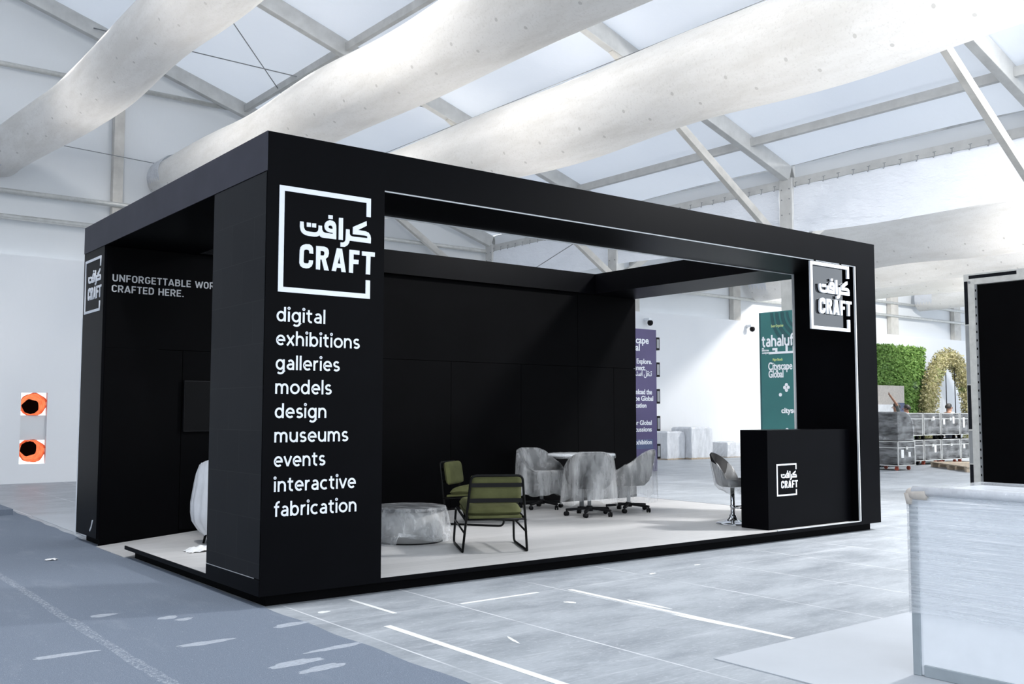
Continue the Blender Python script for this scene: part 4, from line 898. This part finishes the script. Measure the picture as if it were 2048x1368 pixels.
for k in range(9):
    y = -.012 + .844 * k / 8; R_.append([(x + rnd.uniform(-.008, .008), y, max(.004, z + rnd.uniform(-.008, .008))) for x, z in pf2])
MB().rings(R_, True, True).build('stretch_film', 'film_case', tk)
pl = thing('timber_pallet', 'pale timber pallet on the floor in front of the flight cases', 'pallet', (21.5, 5.85, 0), math.atan2(1.9, 1.7))
for y in (-.42, -.21, 0, .21, .42): MB().box((-1.25, y - .085, .115), (1.25, y + .085, .14)).build('deck_board', 'wood', pl)
for x in (-1.15, 0, 1.15): MB().box((x - .06, -.5, 0), (x + .06, .5, .115)).build('bearer', 'wood', pl)

# ================================================================ GREENERY
def leaves(n, place, size, seed):
    R_ = random.Random(seed); vs = []; fs = []
    for _ in range(n):
        p, nrm = place(R_); d = Vector((R_.gauss(0, 1), R_.gauss(0, 1), R_.gauss(0, 1))).normalized(); nr = Vector(nrm).normalized(); tip = (nr * .8 + d * .8 + Vector((0, 0, -.25))).normalized(); sd = tip.cross(d)
        if sd.length < .05: continue
        sd.normalize(); L = size * R_.uniform(.6, 1.5); w = L * R_.uniform(.2, .38); p = Vector(p); o = len(vs); md = p + tip * L * .5 + nr * L * .08
        vs += [p, md + sd * w, p + tip * L, md - sd * w]; fs.append((o, o + 1, o + 2, o + 3))
    return MB().add(vs, fs)
gw = thing('green_wall', 'tall artificial hedge wall standing against the white wall', 'hedge', (31.2, 14.2, 0))
MB().box((-3.2, -.12, 0), (2.95, .25, 3.98)).build('backing', 'leaf', gw)
def pw(R_):
    k = R_.random()
    if k < .86: return (R_.uniform(-3.2, 2.95), -.12 - abs(R_.gauss(0, .05)), R_.uniform(0.5, 4.0)), (0, -1, 0)
    if k < .93: return (2.95 + abs(R_.gauss(0, .03)), R_.uniform(-.12, .25), R_.uniform(.5, 4.0)), (1, -.4, 0)
    return (R_.uniform(-3.2, 2.95), R_.uniform(-.15, .25), 3.98), (0, -.3, 1)
tag(leaves(12000, pw, .12, 3).build('foliage', 'leaf', gw, fixn=False), None, None, kind='stuff')
pb = thing('picture_board', 'tan and blue board fixed on the hedge wall beside the black booth', 'board', (31.2, 13.80, 1.3))
MB().box((-1.3, -.03, 0), (.98, .06, 1.17)).build('board', 'card', pb)
MB().box((-1.3, -.034, .10), (.3, -.03, .45)).build('white_field', 'paper', pb); MB().box((.3, -.034, .05), (.98, -.03, .52)).build('blue_field', 'blueprint', pb)
ap = [Vector(p) for p in ((33.65, 0, 0), (33.60, 0, 1.3), (33.72, 0, 2.2), (34.2, 0, 3.1), (34.75, 0, 3.62), (35.3, 0, 3.72), (35.9, 0, 3.45), (36.5, 0, 2.75), (36.85, 0, 1.9), (36.95, 0, 1.0), (36.95, 0, 0))]
fa = thing('flower_arch', 'rounded arch of cream flowers and leaves right of the hedge wall', 'arch', (35.3, 13.6, 0))
core = round_path([p - Vector((35.3, 0, 0)) for p in ap], .5)
MB().tube(core, .20, 12).build('frame_core', 'leaf2', fa, True)
def pa(R_):
    k = R_.random() * (len(core) - 1); i = int(k); p = core[i].lerp(core[i + 1], k - i); d = (core[i + 1] - core[i]).normalized() if (core[i + 1] - core[i]).length > 1e-6 else Vector((0, 0, 1))
    a = R_.uniform(0, 2 * math.pi); n1 = d.cross(Vector((0, 1, 0))); nn = n1 * math.cos(a) + Vector((0, 1, 0)) * math.sin(a); return p + nn * R_.uniform(.18, .33), nn
# spread evenly by arc length
seg = [0]
for a, b in zip(core, core[1:]): seg.append(seg[-1] + (b - a).length)
def pa2(R_):
    s = R_.random() * seg[-1]; i = max(0, min(len(core) - 2, int(np.searchsorted(seg, s)) - 1)); p = core[i].lerp(core[i + 1], (s - seg[i]) / max(1e-6, seg[i + 1] - seg[i])); d = (core[i + 1] - core[i]).normalized()
    a = R_.uniform(0, 2 * math.pi); n1 = d.cross(Vector((0, 1, 0))); nn = n1 * math.cos(a) + Vector((0, 1, 0)) * math.sin(a); return p + nn * R_.uniform(.16, .34), nn
tag(leaves(10000, pa2, .085, 5).build('foliage', 'leaf2', fa, fixn=False), None, None, kind='stuff')
sw = thing('swing', 'swing hanging on two dark ropes inside the flower arch', 'swing', (35.35, 13.6, .5), 0)
for x in (-.35, .34): MB().tube([(x, 0, .04), (x, 0, 2.95)], .018, 8).build('rope', 'black_plastic', sw)
MB().box((-.45, -.15, 0), (.44, .15, .04)).build('seat', 'wood', sw)

# ================================================================ PEOPLE behind the cases
def skin_mesh(name, joints, edges, m, parent, root=0, sub=2):
    me = bpy.data.meshes.new(name); me.from_pydata([j[0] for j in joints], edges, []); o = bpy.data.objects.new('tmp', me); C.objects.link(o)
    o.modifiers.new('s', 'SKIN'); d = o.modifiers.new('u', 'SUBSURF'); d.levels = sub; d.render_levels = sub
    bm = bmesh.new(); bm.from_mesh(me); lay = bm.verts.layers.skin.verify() if hasattr(bm.verts.layers.skin, 'verify') else bm.verts.layers.skin.new()
    bm.verts.ensure_lookup_table()
    for v, j in zip(bm.verts, joints): v[lay].radius = j[1] if isinstance(j[1], tuple) else (j[1], j[1]); v[lay].use_root = (v.index == root)
    bm.to_mesh(me); bm.free(); dg = bpy.context.evaluated_depsgraph_get(); dg.update()
    out = bpy.data.meshes.new_from_object(o.evaluated_get(dg)); out.name = name; bpy.data.objects.remove(o); out.materials.clear(); out.materials.append(M[m])
    for p in out.polygons: p.use_smooth = True
    ob = bpy.data.objects.new(name, out); C.objects.link(ob); ob.parent = parent; return ob
def person(loc, rz, h, label, shirt, pose):
    t = thing('person', label, 'person', loc, rz); k = h / 1.75
    P = {'pel': (0, 0, .95), 'wai': (0, .0, 1.10), 'che': (0, .0, 1.32), 'nek': (0, .01, 1.48), 'hea': (0, .03, 1.60), 'top': (0, .02, 1.70)}
    for s, q in ((-1, 'l'), (1, 'r')):
        P[q + 'hip'] = (s * .10, 0, .90); P[q + 'kne'] = (s * .11, .02, .50); P[q + 'ank'] = (s * .11, -.01, .09); P[q + 'toe'] = (s * .12, .15, .035)
        P[q + 'sho'] = (s * .19, 0, 1.41); P[q + 'elb'] = (s * .25, -.02, 1.13); P[q + 'wri'] = (s * .25, .10, .90); P[q + 'han'] = (s * .245, .14, .83)
    P.update(pose)
    rad = dict(pel=(.15, .11), wai=(.13, .10), che=(.155, .11), nek=.055, hea=(.078, .092), top=(.06, .07), hip=.085, kne=.058, ank=.04, toe=.035, sho=.062, elb=.043, wri=.03, han=.036)
    keys = ['pel', 'wai', 'che', 'nek', 'hea', 'top'] + [q + n for q in 'lr' for n in ('hip', 'kne', 'ank', 'toe', 'sho', 'elb', 'wri', 'han')]
    ix = {n: i for i, n in enumerate(keys)}; sc = lambda p: tuple(c * k for c in p); rd = lambda n, f=1.0: tuple(v * k * f for v in r) if isinstance((r := rad.get(n) or rad[n[1:]]), tuple) else r * k * f
    E = [('pel', 'wai'), ('wai', 'che'), ('che', 'nek'), ('nek', 'hea'), ('hea', 'top')]
    for q in 'lr': E += [('pel', q + 'hip'), (q + 'hip', q + 'kne'), (q + 'kne', q + 'ank'), (q + 'ank', q + 'toe'), ('che', q + 'sho'), (q + 'sho', q + 'elb'), (q + 'elb', q + 'wri'), (q + 'wri', q + 'han')]
    body = skin_mesh('body', [(sc(P[n]), rd(n)) for n in keys], [(ix[a], ix[b]) for a, b in E], 'skin', t)
    # fingers and thumb grow out of each palm
    for q in 'lr':
        w, hnd = Vector(P[q + 'wri']), Vector(P[q + 'han']); d = (hnd - w).normalized(); sd = d.cross(Vector((0, 0, 1))); sd = sd.normalized() if sd.length > .1 else Vector((0, 1, 0))
        f = MB()
        for i, ln_ in enumerate((.062, .075, .07, .055)):
            b = hnd + sd * (.024 - .016 * i); f.tube([b * k, (b + d * ln_ * .55 + sd.cross(d) * .006) * k, (b + d * ln_ + sd.cross(d) * .02) * k], [.009, .0085, .007], 8)
        b = hnd - d * .02 + sd * .03; f.tube([b * k, (b + sd * .03 + d * .02) * k, (b + sd * .035 + d * .05) * k], [.011, .010, .008], 8); f.build('fingers', 'skin', body, True)
    sk = ['pel', 'wai', 'che'] + [q + n for q in 'lr' for n in ('sho', 'elb')]; si = {n: i for i, n in enumerate(sk)}
    skin_mesh('shirt', [(sc(P[n]), rd(n, 1.14)) for n in sk], [(si[a], si[b]) for a, b in (('pel', 'wai'), ('wai', 'che'), ('che', 'lsho'), ('lsho', 'lelb'), ('che', 'rsho'), ('rsho', 'relb'))], shirt, t)
    tk_ = ['pel'] + [q + n for q in 'lr' for n in ('hip', 'kne', 'ank')]; ti = {n: i for i, n in enumerate(tk_)}
    skin_mesh('trousers', [(sc(P[n]), rd(n, 1.16)) for n in tk_], [(ti[a], ti[b]) for a, b in (('pel', 'lhip'), ('lhip', 'lkne'), ('lkne', 'lank'), ('pel', 'rhip'), ('rhip', 'rkne'), ('rkne', 'rank'))], 'trousers', t)
    hx, hy, hz = P['hea']; hr = MB().lathe([(0, .135), (.05, .128), (.085, .09), (.1, .04), (.098, .0), (.09, -.03)], n=20).xf(lambda v: Vector(((v.x * .92 + hx) * k, (v.y * 1.1 + hy - .022 + (-.02 if v.z < .05 else 0)) * k, (v.z + hz + .005) * k)))
    hr.build('hair', 'hair', t, True)
    fc = MB().tube([((hx) * k, (hy + .088) * k, (hz + .01) * k), (hx * k, (hy + .118) * k, (hz - .022) * k)], [.009, .016], 8); fc.build('nose', 'skin', body, True)
    for s in (-1, 1):
        MB().lathe([(0, -.009), (.012, 0), (0, .009)], ((hx + s * .032) * k, (hy + .085) * k, (hz + .014) * k), 8).build('eye', 'hair', body)
        MB().lathe([(0, -.03), (.014, 0), (0, .03)], ((hx + s * .083) * k, hy * k, hz * k), 8).build('ear', 'skin', body)
    MB().box(((hx - .026) * k, (hy + .084) * k, (hz - .052) * k), ((hx + .026) * k, (hy + .094) * k, (hz - .044) * k)).build('mouth', 'red_wheel', body)
    return t
person((28.5, 10.05, 0), yaw(.9, -.4), 1.76, 'person with short dark hair and white shirt standing behind the flight cases', 'white_shirt', {})
person((25.95, 10.05, 0), yaw(-.5, .9), 1.71, 'person in an orange shirt bending down behind the flight cases', 'orange_shirt', {})
person((25.35, 10.05, 0), yaw(-.75, .6), 1.76, 'person in a dark top with one arm raised towards the hedge wall', 'grey_shirt', {'lelb': (-.33, .12, 1.68), 'lwri': (-.36, .30, 1.92), 'lhan': (-.36, .34, 1.98)})
